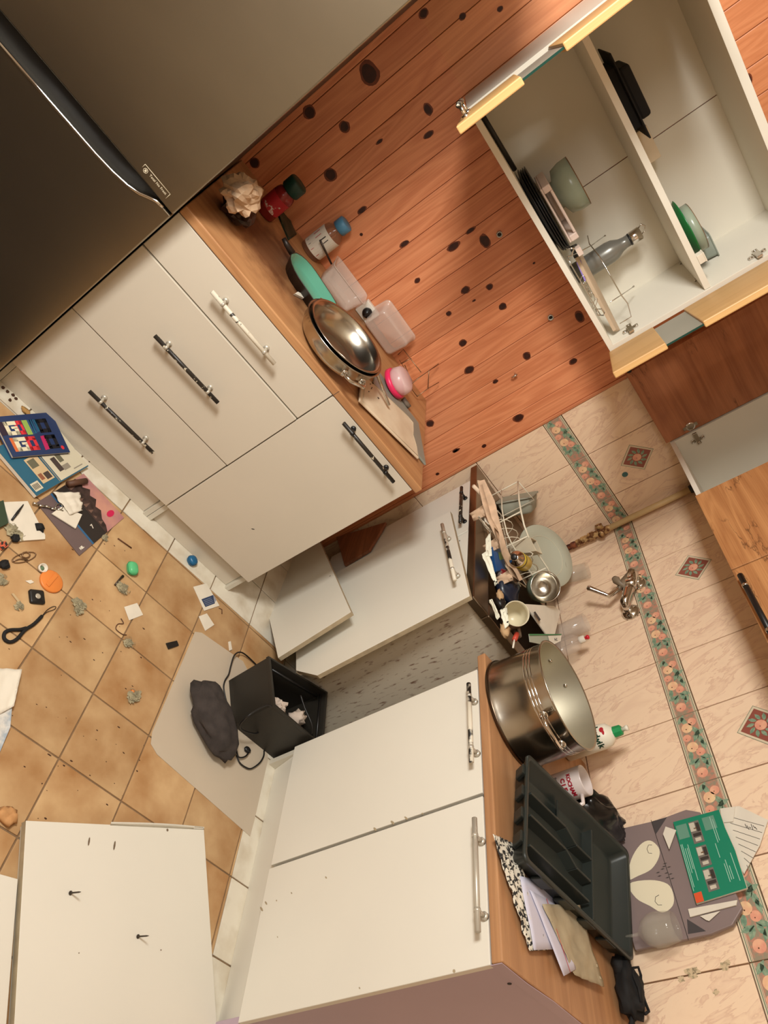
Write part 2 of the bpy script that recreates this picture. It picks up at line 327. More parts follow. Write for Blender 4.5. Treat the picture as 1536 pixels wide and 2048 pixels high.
# ------------------------------------------------------------------ room shell
RX, RY, RZ = 3.3, -3.3, 2.5
def clip(poly, ax, val, keep_greater):
    out = []
    for i in range(len(poly)):
        a, b = poly[i], poly[(i+1) % len(poly)]; da = (a[ax]-val)*(1 if keep_greater else -1); db = (b[ax]-val)*(1 if keep_greater else -1)
        if da >= 0: out.append(a)
        if (da >= 0) != (db >= 0):
            t = da/(da-db); out.append(tuple(p+(q-p)*t for p, q in zip(a, b)))
    return out
floor = struct('floor', MB().box((-0.1, RY-0.1, -0.08), (RX+0.1, 0.1, -0.003)), grout)
GX, GY, GA, TS = 1.2465, -1.2312, math.radians(-0.9637), 0.2015
gc, gs = math.cos(GA), math.sin(GA); XS, YS = 0.637, -0.622
def fl(poly, m):
    if len(poly) < 3: return
    ar = abs(sum(poly[i][0]*poly[(i+1) % len(poly)][1]-poly[(i+1) % len(poly)][0]*poly[i][1] for i in range(len(poly))))
    if ar < 2e-4: return
    part_of(floor, 'floor_tile', MB().slab([(x, y, -0.006+random.uniform(0, 0.0008)) for x, y in poly], (0, 0, 0.006)), m, bevel=0.0012)
for a in range(-8, 7):
    for b in range(-7, 9):
        g = 0.0022/TS; q = []
        for aa, bb in ((a+g, b+g), (a+g, b+1-g), (a+1-g, b+1-g), (a+1-g, b+g)):
            q.append((GX+TS*(bb*gc-aa*gs), GY+TS*(bb*gs+aa*gc)))
        for poly, m in ((clip(clip(q, 0, XS+0.001, True), 1, YS-0.001, False), tileb), (clip(q, 0, XS-0.001, False), tilew), (clip(clip(q, 0, XS+0.001, True), 1, YS+0.001, True), tilew)):
            poly = clip(clip(poly, 0, 0.0, True), 1, -0.001, False) if poly else poly
            if poly: fl(poly, m)
wl = struct('wall_left', MB().box((-0.1, RY-0.1, -0.08), (-0.010, 0.1, RZ)), wgrout)
wb = struct('wall_back', MB().box((-0.1, 0.010, -0.08), (RX+0.1, 0.1, RZ)), wgrout)
struct('wall_right', MB().box((RX, RY, 0), (RX+0.1, 0.0, RZ)), plaster)
struct('wall_front', MB().box((0, RY-0.1, 0), (RX, RY, RZ)), plaster)
struct('ceiling', MB().box((-0.1, RY-0.1, RZ), (RX+0.1, 0.1, RZ+0.08)), plaster)
# pine boards on the left wall
JY = [-0.6105-0.0832*k for k in range(0, 28)]
for k in range(len(JY)-1):
    part_of(wl, 'pine_board', MB().box((-0.012, JY[k+1]+0.0006, 0.0), (0.0, JY[k]-0.0006, RZ)), pine, bevel=0.0022)
part_of(wl, 'corner_moulding', MB().box((-0.012, -0.6105, 0.0), (0.004, -0.597, RZ)), pine, bevel=0.003)
kn = MB()
KNOTS = [(931, 580, 9, 7), (979.3, 573.5, 6.5, 6), (1005.4, 612.6, 7.5, 7), (897.3, 627, 5.5, 5), (1159, 633.4, 7, 12), (970, 482, 9, 14), (907, 493, 13, 7), (941, 461, 10, 4), (1068, 526, 2.5, 2), (948, 601, 4, 2),
 (925.6, 686, 8, 7), (938.3, 739.7, 10, 8), (860.2, 847, 8, 7.5), (834.8, 561, 6, 5), (874.8, 947.8, 4, 3), (912.9, 900.9, 8, 3), (1037, 835.6, 11, 8), (968, 892, 5, 4), (1053.6, 711.7, 7, 9), (1146.6, 722.6, 8, 6), (991, 763, 6, 4), (911, 901, 6, 4),
 (618.7, 224.6, 11, 11), (689, 253, 9, 10), (661, 349.6, 11, 12), (738, 146, 15, 20), (856, 218.7, 7, 11), (857, 269.5, 10, 5), (509, 326, 9, 9), (847, 27, 8, 7), (925, 33, 6, 5), (724, 420, 10, 5), (759, 283, 7, 3), (722.6, 469, 3, 3), (809, 487.5, 10, 5), (1144, 43, 16, 9), (1496, 160, 6, 10), (1000, 18, 5, 4)]
for u, v, ra, rb in KNOTS:
    c = at(u, v, 0, 0.0); k = (CAM-c).length/F
    for mi, s, h in ((1, 1.12, 0.0004), (0, 0.86, 0.0008)):
        P = []
        for i in range(16):
            t = 2*math.pi*i/16; q = 1+0.22*mnoise.noise(Vector((u*0.13+math.cos(t)*1.3, math.sin(t)*1.3, v*0.1+mi)))
            P.append(c+Vector((h, rb*k*0.9*math.sin(t)*s*q, ra*k*0.95*math.cos(t)*s*q)))
        kn.flat(P[::-1] if (P[1]-P[0]).cross(P[2]-P[1]).x < 0 else P, mi)
part_of(wl, 'knots', kn, [knotd, knotr], kind='stuff', label='dark knots scattered over the pine boards')
# tiles
def wtile(parent, x0, x1, z0, z1, left, m=tilem, name='wall_tile'):
    g = 0.0018; t0, t1 = (-0.012, 0.0); d = random.uniform(-0.0004, 0.0)
    if left: mb = MB().box((t0, x0+g, z0+g), (t1+d, x1-g, z1-g))
    else: mb = MB().box((x0+g, -t1-d, z0+g), (x1-g, -t0, z1-g))
    return part_of(parent, name, mb, m, bevel=0.001)
ROWS = [(-0.06, 0.239), (0.239, 0.539), (0.539, 0.839), (0.839, 1.1396), (1.2167, 1.517), (1.517, 1.817), (1.817, 2.117), (2.117, 2.417)]
LC = [(-0.597, -0.3813), (-0.3813, -0.154), (-0.154, 0.0)]
BC = [(0.0, 0.0524)]+[(0.0524+0.2295*i, 0.0524+0.2295*(i+1)) for i in range(0, 11)]
for z0, z1 in ROWS:
    for c in LC: wtile(wl, c[0], c[1], max(z0, 0), z1, True)
    for c in BC: wtile(wb, c[0], c[1], max(z0, 0), z1, False)
bground = mat('border_ground', (188, 134, 112), 0.35, col2=(150, 138, 116), scale=70, thr=(0.42, 0.58))
bpale = mat('border_pale', (222, 206, 176), 0.35); bgreen = mat('border_green', (110, 128, 104), 0.35); bred = mat('border_red', (150, 84, 70), 0.35)
apA = mat('apple_pink', (222, 148, 124), 0.35, col2=(234, 178, 144), scale=40, thr=(0.35, 0.65)); apB = mat('apple_yellow', (238, 202, 156), 0.35, col2=(228, 170, 136), scale=40, thr=(0.3, 0.6))
leafm = mat('leaf_grey_green', (112, 142, 118), 0.35, col2=(148, 166, 138), scale=90, thr=(0.4, 0.6)); calyx = mat('calyx', (96, 60, 40), 0.4)
PRINT = [bground, bpale, bgreen, apA, apB, leafm, calyx, bred]
def quad2(mb, u0, u1, v0, v1, h, mi): mb.add([(u0, v0, h), (u1, v0, h), (u1, v1, h), (u0, v1, h)], [(0, 1, 2, 3)], mi)
def leaf(mb, u, v, l, w, ang, h, mi=5):
    c, s = math.cos(ang), math.sin(ang); P = []
    for t, q in ((-1, 0), (-0.45, -0.8), (0.2, -0.9), (1, 0), (0.2, 0.9), (-0.45, 0.8)):
        a, b = t*l, q*w; P.append((u+a*c-b*s, v+a*s+b*c, h))
    mb.flat(P, mi); mb.flat([(u-l*c+0.0004*s, v-l*s-0.0004*c, h+0.0001), (u+l*0.8*c, v+l*0.8*s, h+0.0001), (u-l*c-0.0004*s, v-l*s+0.0004*c, h+0.0001)], 2)
def border_print(w, H=0.0771):
    mb = MB(); quad2(mb, 0, w, 0, H, 0.0, 1)
    for v0, v1, mi in ((0.0035, 0.0055, 2), (H-0.0055, H-0.0035, 2), (0.0075, 0.0085, 7), (H-0.0085, H-0.0075, 7)): quad2(mb, 0, w, v0, v1, 0.0001, mi)
    quad2(mb, 0, w, 0.010, H-0.010, 0.0001, 0); s = 0.2295
    lv = [(.05, .26, 2.4), (.09, .36, .3), (.27, .70, .5), (.31, .80, 1.9), (.36, .64, -.6), (.42, .78, .2), (.69, .26, 1.8), (.73, .36, 2.6), (.72, .66, .4), (.77, .76, -.5), (.67, .78, 1.2), (.95, .24, 2.2), (.96, .72, .6), (.50, .82, 0.1), (.60, .22, 2.9)]
    for a, b, t in lv:
        if a*s < w-0.012: leaf(mb, a*s, b*H, 0.0185, 0.0082, t, 0.0002)
    for a, b, r, mi in ((.13, .66, .0130, 3), (.20, .40, .0165, 4), (.345, .28, .0120, 3), (.49, .38, .0165, 4), (.585, .62, .0130, 3), (.865, .44, .0155, 3)):
        if a*s > w-r: continue
        P = [(a*s+r*math.cos(2*math.pi*i/18), b*H+r*math.sin(2*math.pi*i/18), 0.0003) for i in range(18)]; mb.flat(P, mi)
        P = [(a*s+r*.25+r*.13*math.cos(2*math.pi*i/6), b*H-r*.2+r*.13*math.sin(2*math.pi*i/6), 0.0004) for i in range(6)]; mb.flat(P, 6)
    return mb
def orient(o, org, xd, yd):
    x = Vector(xd); y = Vector(yd); z = x.cross(y); g = Vector(org)
    o.matrix_local = Matrix(((x.x, y.x, z.x, g.x), (x.y, y.y, z.y, g.y), (x.z, y.z, z.z, g.z), (0, 0, 0, 1)))
pr0 = None
for cols, left in ((LC, True), (BC, False)):
    for c in cols:
        parent = wl if left else wb
        t = wtile(parent, c[0], c[1], 1.1396, 1.2167, left, bpale, 'border_tile')
        w = c[1]-c[0]-0.003
        if abs(w-0.2265) < 0.001 and pr0: o = pr0.copy(); SC.collection.objects.link(o); o.parent = t
        else:
            o = border_print(w, 0.0742).build('fruit_print', PRINT, t)
            if abs(w-0.2265) < 0.001: pr0 = o
        if left: orient(o, (0.0004, c[0]+0.0015, 1.141), (0, 1, 0), (0, 0, 1))
        else: orient(o, (c[0]+0.0015, -0.0004, 1.141), (1, 0, 0), (0, 0, 1))
def diamond(parent, c, xd):
    mb = MB(); R0 = 0.068
    for s, mi, h in ((1.0, 2, 0.0), (0.97, 1, 0.0001), (0.84, 7, 0.0002)):
        mb.flat([(-R0*s, 0, h), (0, -R0*s, h), (R0*s, 0, h), (0, R0*s, h)], mi)
    for k in range(10): leaf(mb, 0.028*math.cos(k*.628), 0.028*math.sin(k*.628), 0.0125, 0.006, k*.628+0.4, 0.0003)
    mb.flat([(0.0165*math.cos(2*math.pi*i/16), 0.0165*math.sin(2*math.pi*i/16), 0.0004) for i in range(16)], 3)
    mb.flat([(0.003+0.0018*math.cos(2*math.pi*i/6), -0.003+0.0018*math.sin(2*math.pi*i/6), 0.0005) for i in range(6)], 6)
    o = mb.build('diamond_print', PRINT, parent); orient(o, c, xd, (0, 0, 1)); return o
diamond(wl, (0.0006, -0.268, 1.368), (0, 1, 0))
diamond(wb, (0.397, -0.0006, 1.368), (1, 0, 0)); diamond(wb, (1.085, -0.0006, 1.368), (1, 0, 0))
sc2 = MB()
for u, v, a in ((1382, 1947, .016), (1392, 1941, .010), (1447, 1933, .012), (1455, 1925, .009), (1432, 1984, .008), (1362, 1958, .009)):
    c = at(u, v, 1, -.0005); P = []
    for i in range(14):
        t = 2*math.pi*i/14; q = a*(.7+.6*mnoise.noise(Vector((math.cos(t)*2+u, math.sin(t)*2, v)))); P.append(c+Vector((q*math.cos(t), 0, q*1.2*math.sin(t))))
    sc2.flat(P[::-1])
part_of(wb, 'scuffs', sc2, mat('scuff_green', (206, 182, 146), .7, col2=(164, 148, 116), scale=120, thr=(.42, .5)), kind='stuff', label='grey-green scuff marks on the tiles beside the cable bundle')
part_of(wl, 'round_sticker', disc(MB(), at(1250, 949, 0, 0.0005), (1, 0, 0), 0.0115, 20, th=0.0008), mat('teal_sticker', (70, 112, 112), 0.6), label='teal round sticker on a tile')
# ------------------------------------------------------------------ bar handles
def handle(th, p, q, out, m, parent, r=0.0062, posts=(0.17, 0.83), mend=None, name='handle'):
    p = Vector(p); q = Vector(q); out = Vector(out); mb = MB(); d = (q-p).normalized()
    mb.cyl(p, q, r, 12, 0)
    for t in posts:
        c = p.lerp(q, t); mb.cyl(c, c-out*0.030, 0.0048, 10, 1); mb.cyl(c-out*0.024, c-out*0.0315, 0.0085, 12, 1)
        mb.cyl(c-d*0.004, c+d*0.004, r*1.18, 12, 1)
    return th.part(name, mb, [m, mend or silver], parent=parent)
# ------------------------------------------------------------------ drawer and door units along the left wall
ZT, TT = 0.834, 0.026; ZB = 0.105; XF = 0.6015
DU = Thing('drawer_cabinet', 'white three-drawer base cabinet between the steel fridge and the single-door unit', 'cabinet', (0.3, -1.66, 0))
mb = MB().box((0.02, -1.957, 0.0), (0.583, -1.94, 0.806)).box((0.02, -1.362, 0.0), (0.583, -1.345, 0.806)).box((0.02, -1.94, 0.105), (0.583, -1.362, 0.121)).box((0.02, -1.94, 0.121), (0.03, -1.362, 0.806)).box((0.5, -1.94, 0.77), (0.583, -1.362, 0.786))
DU.part('carcass', mb, whited, bevel=0.001)
DU.part('plinth', MB().box((0.556, -1.939, 0.001), (0.572, -1.363, 0.104)), whitedim, bevel=0.001)
for (z0, z1, hz, ha, hb, m, dx) in ((ZB, 0.3815, 0.245, -1.766, -1.516, hblack, 0.0), (0.3855, 0.6700, 0.531, -1.771, -1.524, hblack, 0.003), (0.6740, 0.8060, 0.747, -1.767, -1.520, hwhite, 0.0)):
    dr = DU.part('drawer', MB().box((0.585, -1.956, z0), (XF+dx, -1.3452, z1)), whitedim, bevel=0.0015)
    handle(DU, (0.632, ha, hz), (0.632, hb, hz), (1, 0, 0), m, dr)
DC = Thing('door_cabinet', 'white one-door base cabinet at the open end of the drawer row', 'cabinet', (0.3, -1.14, 0))
mb = MB().box((0.02, -1.3435, 0.0), (0.583, -1.3265, 0.806)).box((0.02, -0.968, 0.0), (0.583, -0.951, 0.806)).box((0.02, -1.3265, 0.105), (0.583, -0.968, 0.121)).box((0.02, -1.3265, 0.121), (0.03, -0.968, 0.806))
DC.part('carcass', mb, whited, bevel=0.001)
DC.part('plinth', MB().box((0.552, -1.326, 0.001), (0.568, -0.969, 0.104)), whitedim, bevel=0.001)
dr = DC.part('door', MB().box((0.585, -1.3412, ZB), (XF, -0.9495, 0.806)), whitedim, bevel=0.0015)
handle(DC, (0.632, -1.267, 0.79), (0.632, -1.021, 0.79), (1, 0, 0), hblack, dr, mend=black)
def nick(th, parent, pts, m, w=0.0012):
    mb = MB()
    for p, n, a, b in pts: disc(mb, p, n, a, 7, 0, b)
    return th.part('chipped_spots', mb, m, parent=parent, kind='stuff')
nick(DC, dr, [(Vector((XF+0.0004, *list(at(506, 1058, 0, XF))[1:])), (1, 0, 0), 0.006, 0.35), (Vector((XF+0.0004, *list(at(581, 834, 0, XF))[1:])), (1, 0, 0), 0.003, 1)], ink)
WT = Thing('worktop', 'oak-look worktop with burn stains over the drawer cabinets', 'worktop', (0.3, -1.44, ZT-TT))
WT.part('slab', MB().box((0.001, -1.957, ZT-TT), (0.604, -0.9334, ZT)), oaktop, bevel=0.004, seg=3)
WT.part('seam', MB().box((0.6035, -1.3446, ZT-TT), (0.6045, -1.3434, ZT-0.002)), ink)
# ------------------------------------------------------------------ fridge
FX, FY = 0.665, -1.960
FR = Thing('fridge', 'tall brushed steel fridge with a scooped black handle recess beside the drawers', 'fridge', (0.33, -2.26, 0))
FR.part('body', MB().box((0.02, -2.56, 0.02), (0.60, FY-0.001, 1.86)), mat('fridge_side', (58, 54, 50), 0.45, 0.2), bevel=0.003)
DARK_SLAB = solo('dark_reflection_slab', 'unseen dark brown slab added to darken the fridge reflection', 'reflection slab', MB().box((0.78, -3.25, 0.0008), (2.95, -1.965, 0.009)), [mat('dark_reflection_slab', (52, 40, 30), .95, var=.2, scale=60)], bevel=.002)  # added out of view so the fridge steel reflects something dark
FR.part('gasket', MB().box((0.60, -2.553, 0.04), (0.617, FY-0.004, 1.85)), blackm)
FR.part('handle_recess', MB().box((0.612, -2.555, 0.74), (0.640, FY-0.008, 0.83)), black)
FR.part('upper_door', MB().box((0.615, -2.56, 0.8165), (FX, FY, 1.86)), brushed, bevel=0.004, seg=3)
prof = [(-2.56, 0.768), (-2.30, 0.768), (-2.16, 0.769), (-2.11, 0.772), (-2.07, 0.778), (-2.04, 0.788), (-2.02, 0.800), (-2.005, 0.808), (-1.985, 0.8105), (FY, 0.8105), (FY, 0.05), (-2.56, 0.05)]
ld = FR.part('lower_door', MB().slab([(0.615, y, z) for y, z in prof], (FX-0.615, 0, 0)), brushed, bevel=0.003)
FR.part('chrome_trim', MB().tube([(FX+0.001, y, z) for y, z in prof[:9]], 0.0042, 8), chrome, parent=ld)
ud = [c for c in FR.e.children if c.name.startswith('upper_door')][0]
lb = MB(); corners = [at(*p, 0, FX+0.0006) for p in ((281, 336), (290, 329), (341, 388), (332, 396))]
y0, y1 = corners[1].y, corners[2].y; zc = (corners[1].z+corners[2].z)/2; zl = zc-0.020
for a, b in (((y0, zc-.010), (y0, zc)), ((y0, zc), (y1, zc)), ((y1, zc), (y1, zc-.016))):
    lb.tube([(FX+0.0006, a[0], a[1]), (FX+0.0006, b[0], b[1])], 0.0006, 5)
lb.tube([(FX+.0006, y0+.010+.0055*math.cos(t*.785), zc-.010+.0055*math.sin(t*.785)) for t in range(8)], 0.0007, 5, closed=True)
lb.box((FX, y0+.0075, zc-.0125), (FX+.0008, y0+.0125, zc-.0075))
FR.part('badge', lb, mat('badge_print', (214, 200, 172), 0.5), parent=ud)
text(None, 'Total No Frost', 0.0085, (FX+0.0006, (y0+y1)/2+0.008, zc-0.0085), (0, 1, 0), (0, 0, 1), mat('badge_print', (214, 200, 172)), ud, FR.I)
# ------------------------------------------------------------------ right-hand base unit
RC = Thing('two_door_cabinet', 'white two-door base cabinet with a mauve end panel under the right worktop', 'cabinet', (1.44, -0.3, 0))
mb = MB().box((1.058, -0.583, 0.0), (1.075, -0.02, 0.806)).box((1.075, -0.583, 0.115), (1.80, -0.02, 0.131)).box((1.075, -0.03, 0.131), (1.80, -0.02, 0.806)).box((1.44, -0.56, 0.131), (1.456, -0.03, 0.806)).box((1.075, -0.583, 0.74), (1.80, -0.5, 0.756))
RC.part('carcass', mb, whited, bevel=0.001)
RC.part('end_panel', MB().box((1.80, -0.588, 0.0), (1.8195, -0.01, 0.8075)), mauve, bevel=0.001, label='mauve end panel')
RC.part('screw_head', MB().lathe([(0.0048, 0), (0.0045, 0.0012), (0.0, 0.0014)], at(1019, 1967, 0, 1.8193), (1, 0, 0), 10), ink)
RC.part('plinth', MB().slab([(1.075, -0.553, 0.0), (1.80, -0.556, 0.0), (1.80, -0.586, 0.116), (1.075, -0.580, 0.116)], (0, 0.012, 0)), white, bevel=0.002)
d1 = RC.part('door', MB().box((1.0665, -0.6015, 0.126), (1.4482, -0.585, 0.8045)), white, bevel=0.0015)
d2 = RC.part('door', MB().box((1.4568, -0.6015, 0.122), (1.8200, -0.585, 0.8045)), white, bevel=0.0015)
handle(RC, (1.138, -0.634, 0.796), (1.382, -0.634, 0.797), (0, -1, 0), hmix, d1, mend=silver)
handle(RC, (1.529, -0.634, 0.800), (1.771, -0.634, 0.799), (0, -1, 0), silver, d2)
def spots(L, y=-0.6019):
    return [(Vector((at(u, v, 1, y).x, y, at(u, v, 1, y).z)), (0, -1, 0), a, b) for u, v, a, b in L]
nick(RC, d2, spots([(523, 1818, .010, .28), (532, 1806, .008, .3), (652, 1755, .005, .4), (583, 1786, .004, .4), (553, 1801, .003, .6), (908, 1942, .004, .8), (719, 1976, .003, .5), (555, 1874, .003, .4)]), edgegrey)
nick(RC, d1, spots([(750, 1658, .008, .35), (785, 1645, .009, .35), (812, 1636, .008, .3), (845, 1627, .004, .4)]), edgegrey)
WR = Thing('worktop', 'oak-look worktop with a cut end over the two-door cabinet', 'worktop', (1.42, -0.3, ZT-TT))
WR.part('slab', MB().box((1.0198, -0.604, ZT-TT), (1.8204, -0.001, ZT)), oaktopx, bevel=0.004, seg=3)
E1 = [at(*p, 0, 1.8212) for p in ((988, 1930), (1009, 1926), (1030, 1942), (1052, 1962), (1082, 1986), (1115, 2010), (1158, 2044))]
tp = [Vector((1.8212, p.y, min(p.z, ZT-0.001))) for p in E1]
tp = [Vector((1.8212, -0.603, ZT-0.028))]+[Vector((1.8212, -0.602+0.10*i, ZT-0.003-0.003*math.sin(i*2.1))) for i in range(6)]+[Vector((1.8212, -0.1, ZT-0.028))]
WR.part('edge_tape', MB().slab(tp, (0.0012, 0, 0)), mauve, label='peeling mauve edge tape')
# ------------------------------------------------------------------ sink unit, turned a little
SRZ = math.radians(-4.8)
SK = Thing('sink_cabinet', 'white sink cabinet with a steel top and a stained right side panel in the corner', 'cabinet', (0.0165, -0.596, 0), SRZ)
def S(x, y, z): return SK.M @ Vector((x, y, z))
mb = MB().box((0.10, 0.018, 0.10), (0.116, 0.548, 0.813)).box((0.116, 0.018, 0.10), (0.80, 0.548, 0.116)).box((0.116, 0.548, 0.116), (0.80, 0.548, 0.813)).box((0.116, 0.018, 0.79), (0.80, 0.034, 0.813)).box((0.44, 0.018, 0.116), (0.456, 0.034, 0.79))
SK.part('carcass', mb, whited, local=True, bevel=0.001)
SK.part('side_panel', MB().box((0.802, 0.004, 0.0), (0.820, 0.552, 0.813)), dirty, local=True, bevel=0.001, label='grey side panel with brown stains')
SK.part('front_edge', MB().box((0.800, -0.001, 0.05), (0.821, 0.004, 0.813)), white, local=True)
dl = SK.part('door', MB().box((0.103, 0.0, 0.12), (0.452, 0.017, 0.812)), white, local=True, bevel=0.0015)
o = handle(SK, S(0.185, -0.03, 0.797), S(0.43, -0.03, 0.800), S(0, -1, 0)-S(0, 0, 0), hblack, dl, mend=black)
SK.part('fascia', MB().box((0.456, 0.002, 0.70), (0.800, 0.017, 0.812)), white, local=True, bevel=0.0015)
nick(SK, dl, [(S(0.49, -0.0, 0.78), S(0, -1, 0)-S(0, 0, 0), .003, .7), (S(0.62, 0.0, 0.79), S(0, -1, 0)-S(0, 0, 0), .002, .7)], ink)
# steel top: rim, bowl on the right, drainer on the left
T0, T1 = 0.813, 0.843; sm = MB()
sm.box((0.0, 0.0, T0), (0.836, 0.085, T1)); sm.box((0.0, 0.50, T0), (0.836, 0.588, T1)); sm.box((0.0, 0.085, T0), (0.36, 0.50, T1-0.004)); sm.box((0.78, 0.085, T0), (0.836, 0.50, T1)); sm.box((0.36, 0.085, T0), (0.372, 0.50, T1-0.003))
SK.part('steel_top', sm, mat('sink_steel', (150, 134, 116), 0.33, 1.0, var=0.15, scale=8), local=True, bevel=0.004, seg=3)
bw = MB(); bw.box((0.372, 0.085, 0.672), (0.78, 0.50, 0.677)); bw.box((0.366, 0.08, 0.672), (0.372, 0.505, 0.816)); bw.box((0.78, 0.08, 0.672), (0.785, 0.505, 0.816)); bw.box((0.372, 0.08, 0.672), (0.78, 0.085, 0.816)); bw.box((0.372, 0.5, 0.672), (0.78, 0.505, 0.816))
SK.part('basin', bw, mat('sink_steel', (150, 134, 116), 0.33, 1.0), local=True)
SK.part('drain', MB().lathe([(0.04, 0), (0.04, 0.003), (0.03, 0.003), (0.028, 0.001), (0, 0.001)], (0.57, 0.3, 0.677), (0, 0, 1), 20), chrome, local=True)
# loose door leaning on the sink cabinet
def sp(u, v, Y): return atp(u, v, S(0, Y, 0), S(0, 1, 0)-S(0, 0, 0))
LD = Thing('loose_cabinet_door', 'loose white cabinet door with a half-bare handle leaning on the sink cabinet', 'door panel', tuple(S(0.6, -0.04, 0.1)))
nS = S(0, 1, 0)-S(0, 0, 0)
c4 = [sp(900, 1022, -0.032), sp(939.5, 1192, -0.032), sp(634, 1351, -0.036), sp(592, 1341, -0.036), sp(592, 1188, -0.036)]
ldp = LD.part('panel', MB().slab(c4, nS*0.016, 0, side=1), [white, edgegrey], bevel=0.001)
handle(LD, sp(884.3, 1049, -0.066), sp(909.7, 1160, -0.066), -nS, hmix, None)
# ------------------------------------------------------------------ open wall cabinet on the pine wall
XA = 0.29; AL, AR = -1.690, -0.864; AZ0, AZ1 = 1.492, 2.10
inner = mat('cabinet_inside', (226, 219, 203), 0.5, var=0.02, scale=4)
CA = Thing('wall_cabinet', 'open white wall cabinet with both glazed oak doors swung out on the pine wall', 'cabinet', (0.15, -1.28, AZ0))
CA.part('side_panel', MB().box((0.002, AL, AZ0), (XA, AL+0.017, AZ1)), inner, bevel=0.0008)
CA.part('side_panel', MB().box((0.002, AR-0.017, AZ0), (XA, AR, AZ1)), inner, bevel=0.0008)
CA.part('bottom_panel', MB().box((0.002, AL+0.017, AZ0), (XA, AR-0.017, AZ0+0.017)), inner, bevel=0.0008)
CA.part('top_panel', MB().box((0.002, AL+0.017, AZ1-0.022), (XA, AR-0.017, AZ1)), inner, bevel=0.0008)
CA.part('shelf', MB().box((0.010, AL+0.018, 1.803), (XA-0.004, AR-0.018, 1.821)), inner, bevel=0.0008)
CA.part('back_panel', MB().box((0.002, AL+0.017, AZ0+0.017), (0.007, -1.268, AZ1-0.022)).box((0.002, -1.265, AZ0+0.017), (0.007, AR-0.017, AZ1-0.022)), inner)
pins = MB()
for x in (0.03, 0.20): pins.cyl((x, AR-0.018, 1.800), (x, AR-0.026, 1.800), 0.0025, 8)
CA.part('shelf_pins', pins, steel, kind='stuff')
def hinge(th, c, out, side, parent=None, s=1.0, name='hinge'):
    """concealed hinge: winged plate, arm, cup flange; c on the panel, out = panel normal, side = direction to the door"""
    c = Vector(c); o = Vector(out).normalized(); d = Vector(side).normalized(); w = o.cross(d); mb = MB()
    def bx(a0, a1, b0, b1, h0, h1): mb.slab([c+d*(a0*s)+w*(b0*s)+o*(h0*s), c+d*(a1*s)+w*(b0*s)+o*(h0*s), c+d*(a1*s)+w*(b1*s)+o*(h0*s), c+d*(a0*s)+w*(b1*s)+o*(h0*s)], o*((h1-h0)*s))
    bx(-.010, .006, -.024, .024, .0005, .004); mb.lathe([(.0065*s, .0005*s), (.0065*s, .007*s)], c+w*(.019*s), o, 10); mb.lathe([(.0065*s, .0005*s), (.0065*s, .007*s)], c-w*(.019*s), o, 10)
    bx(-.018, .034, -.0075, .0075, .006, .013); mb.lathe([(.005*s, .013*s), (.004*s, .015*s)], c-d*(.010*s), o, 10)
    return th.part(name, mb, chrome, parent=parent, bevel=0.0008)
hinge(CA, (0.262, AR-0.0175, 1.575), (0, -1, 0), (1, 0, 0)); hinge(CA, (0.262, AR-0.0175, 1.965), (0, -1, 0), (1, 0, 0)); hinge(CA, (0.262, AL+0.0175, 1.575), (0, 1, 0), (1, 0, 0))
frost = mat('frosted_pane', (150, 146, 132), 0.4, var=0.02); gedge = mat('glass_edge', (20, 60, 50), 0.2)
def glazed_door(hx, hy, dx, dy, wid, z0, notch0, notch1, z1, thick, nside, mf):
    """door swung out from the hinge along (dx, dy): two boards with a frosted pane between"""
    d = Vector((dx, dy, 0)).normalized(); n = Vector((-d.y, d.x, 0))*nside; h = Vector((hx, hy, 0)); dr = bpy.data.objects.new('door', None); SC.collection.objects.link(dr); dr.parent = CA.e
    def brd(a, b): return MB().slab([h+Vector((0, 0, a)), h+d*wid+Vector((0, 0, a)), h+d*wid+Vector((0, 0, b)), h+Vector((0, 0, b))], n*thick, 0)
    CA.part('lower_board', brd(z0, notch0), mf, parent=dr, bevel=0.003)
    CA.part('upper_board', brd(notch1, z1), mf, parent=dr, bevel=0.003)
    g = MB().slab([h+d*0.02+n*(thick*.35)+Vector((0, 0, notch0-.003)), h+d*(wid-.004)+n*(thick*.35)+Vector((0, 0, notch0-.003)), h+d*(wid-.004)+n*(thick*.35)+Vector((0, 0, notch1+.003)), h+d*0.02+n*(thick*.35)+Vector((0, 0, notch1+.003))], n*0.005, 0, side=1)
    CA.part('pane', g, [frost, gedge], parent=dr); return dr, h, d, n
dL, hL, ddL, nL = glazed_door(0.292, AL+0.004, 0.995, -0.085, 0.405, 1.472, 1.632, 1.728, 2.09, 0.019, 1, oaky)
dR, hR, ddR, nR = glazed_door(0.302, -0.872, 0.393, -0.136, 0.405, 1.488, 1.632, 1.728, 2.09, 0.018, 1, oaky)
handle(CA, hL+ddL*0.12-nL*0.030+Vector((0, 0, 1.497)), hL+ddL*0.36-nL*0.030+Vector((0, 0, 1.497)), -nL, hblack, dL, mend=chrome)
# loose bar handle on the floor of the cabinet
lh = MB(); pa, pb = Vector((0.272, -1.668, AZ0+0.0245)), Vector((0.215, -1.475, AZ0+0.0245)); lh.cyl(pa, pb, 0.007, 12, 0)
solo('loose_bar_handle', 'loose black bar handle lying at the corner of the open cabinet floor', 'handle', lh, [black])
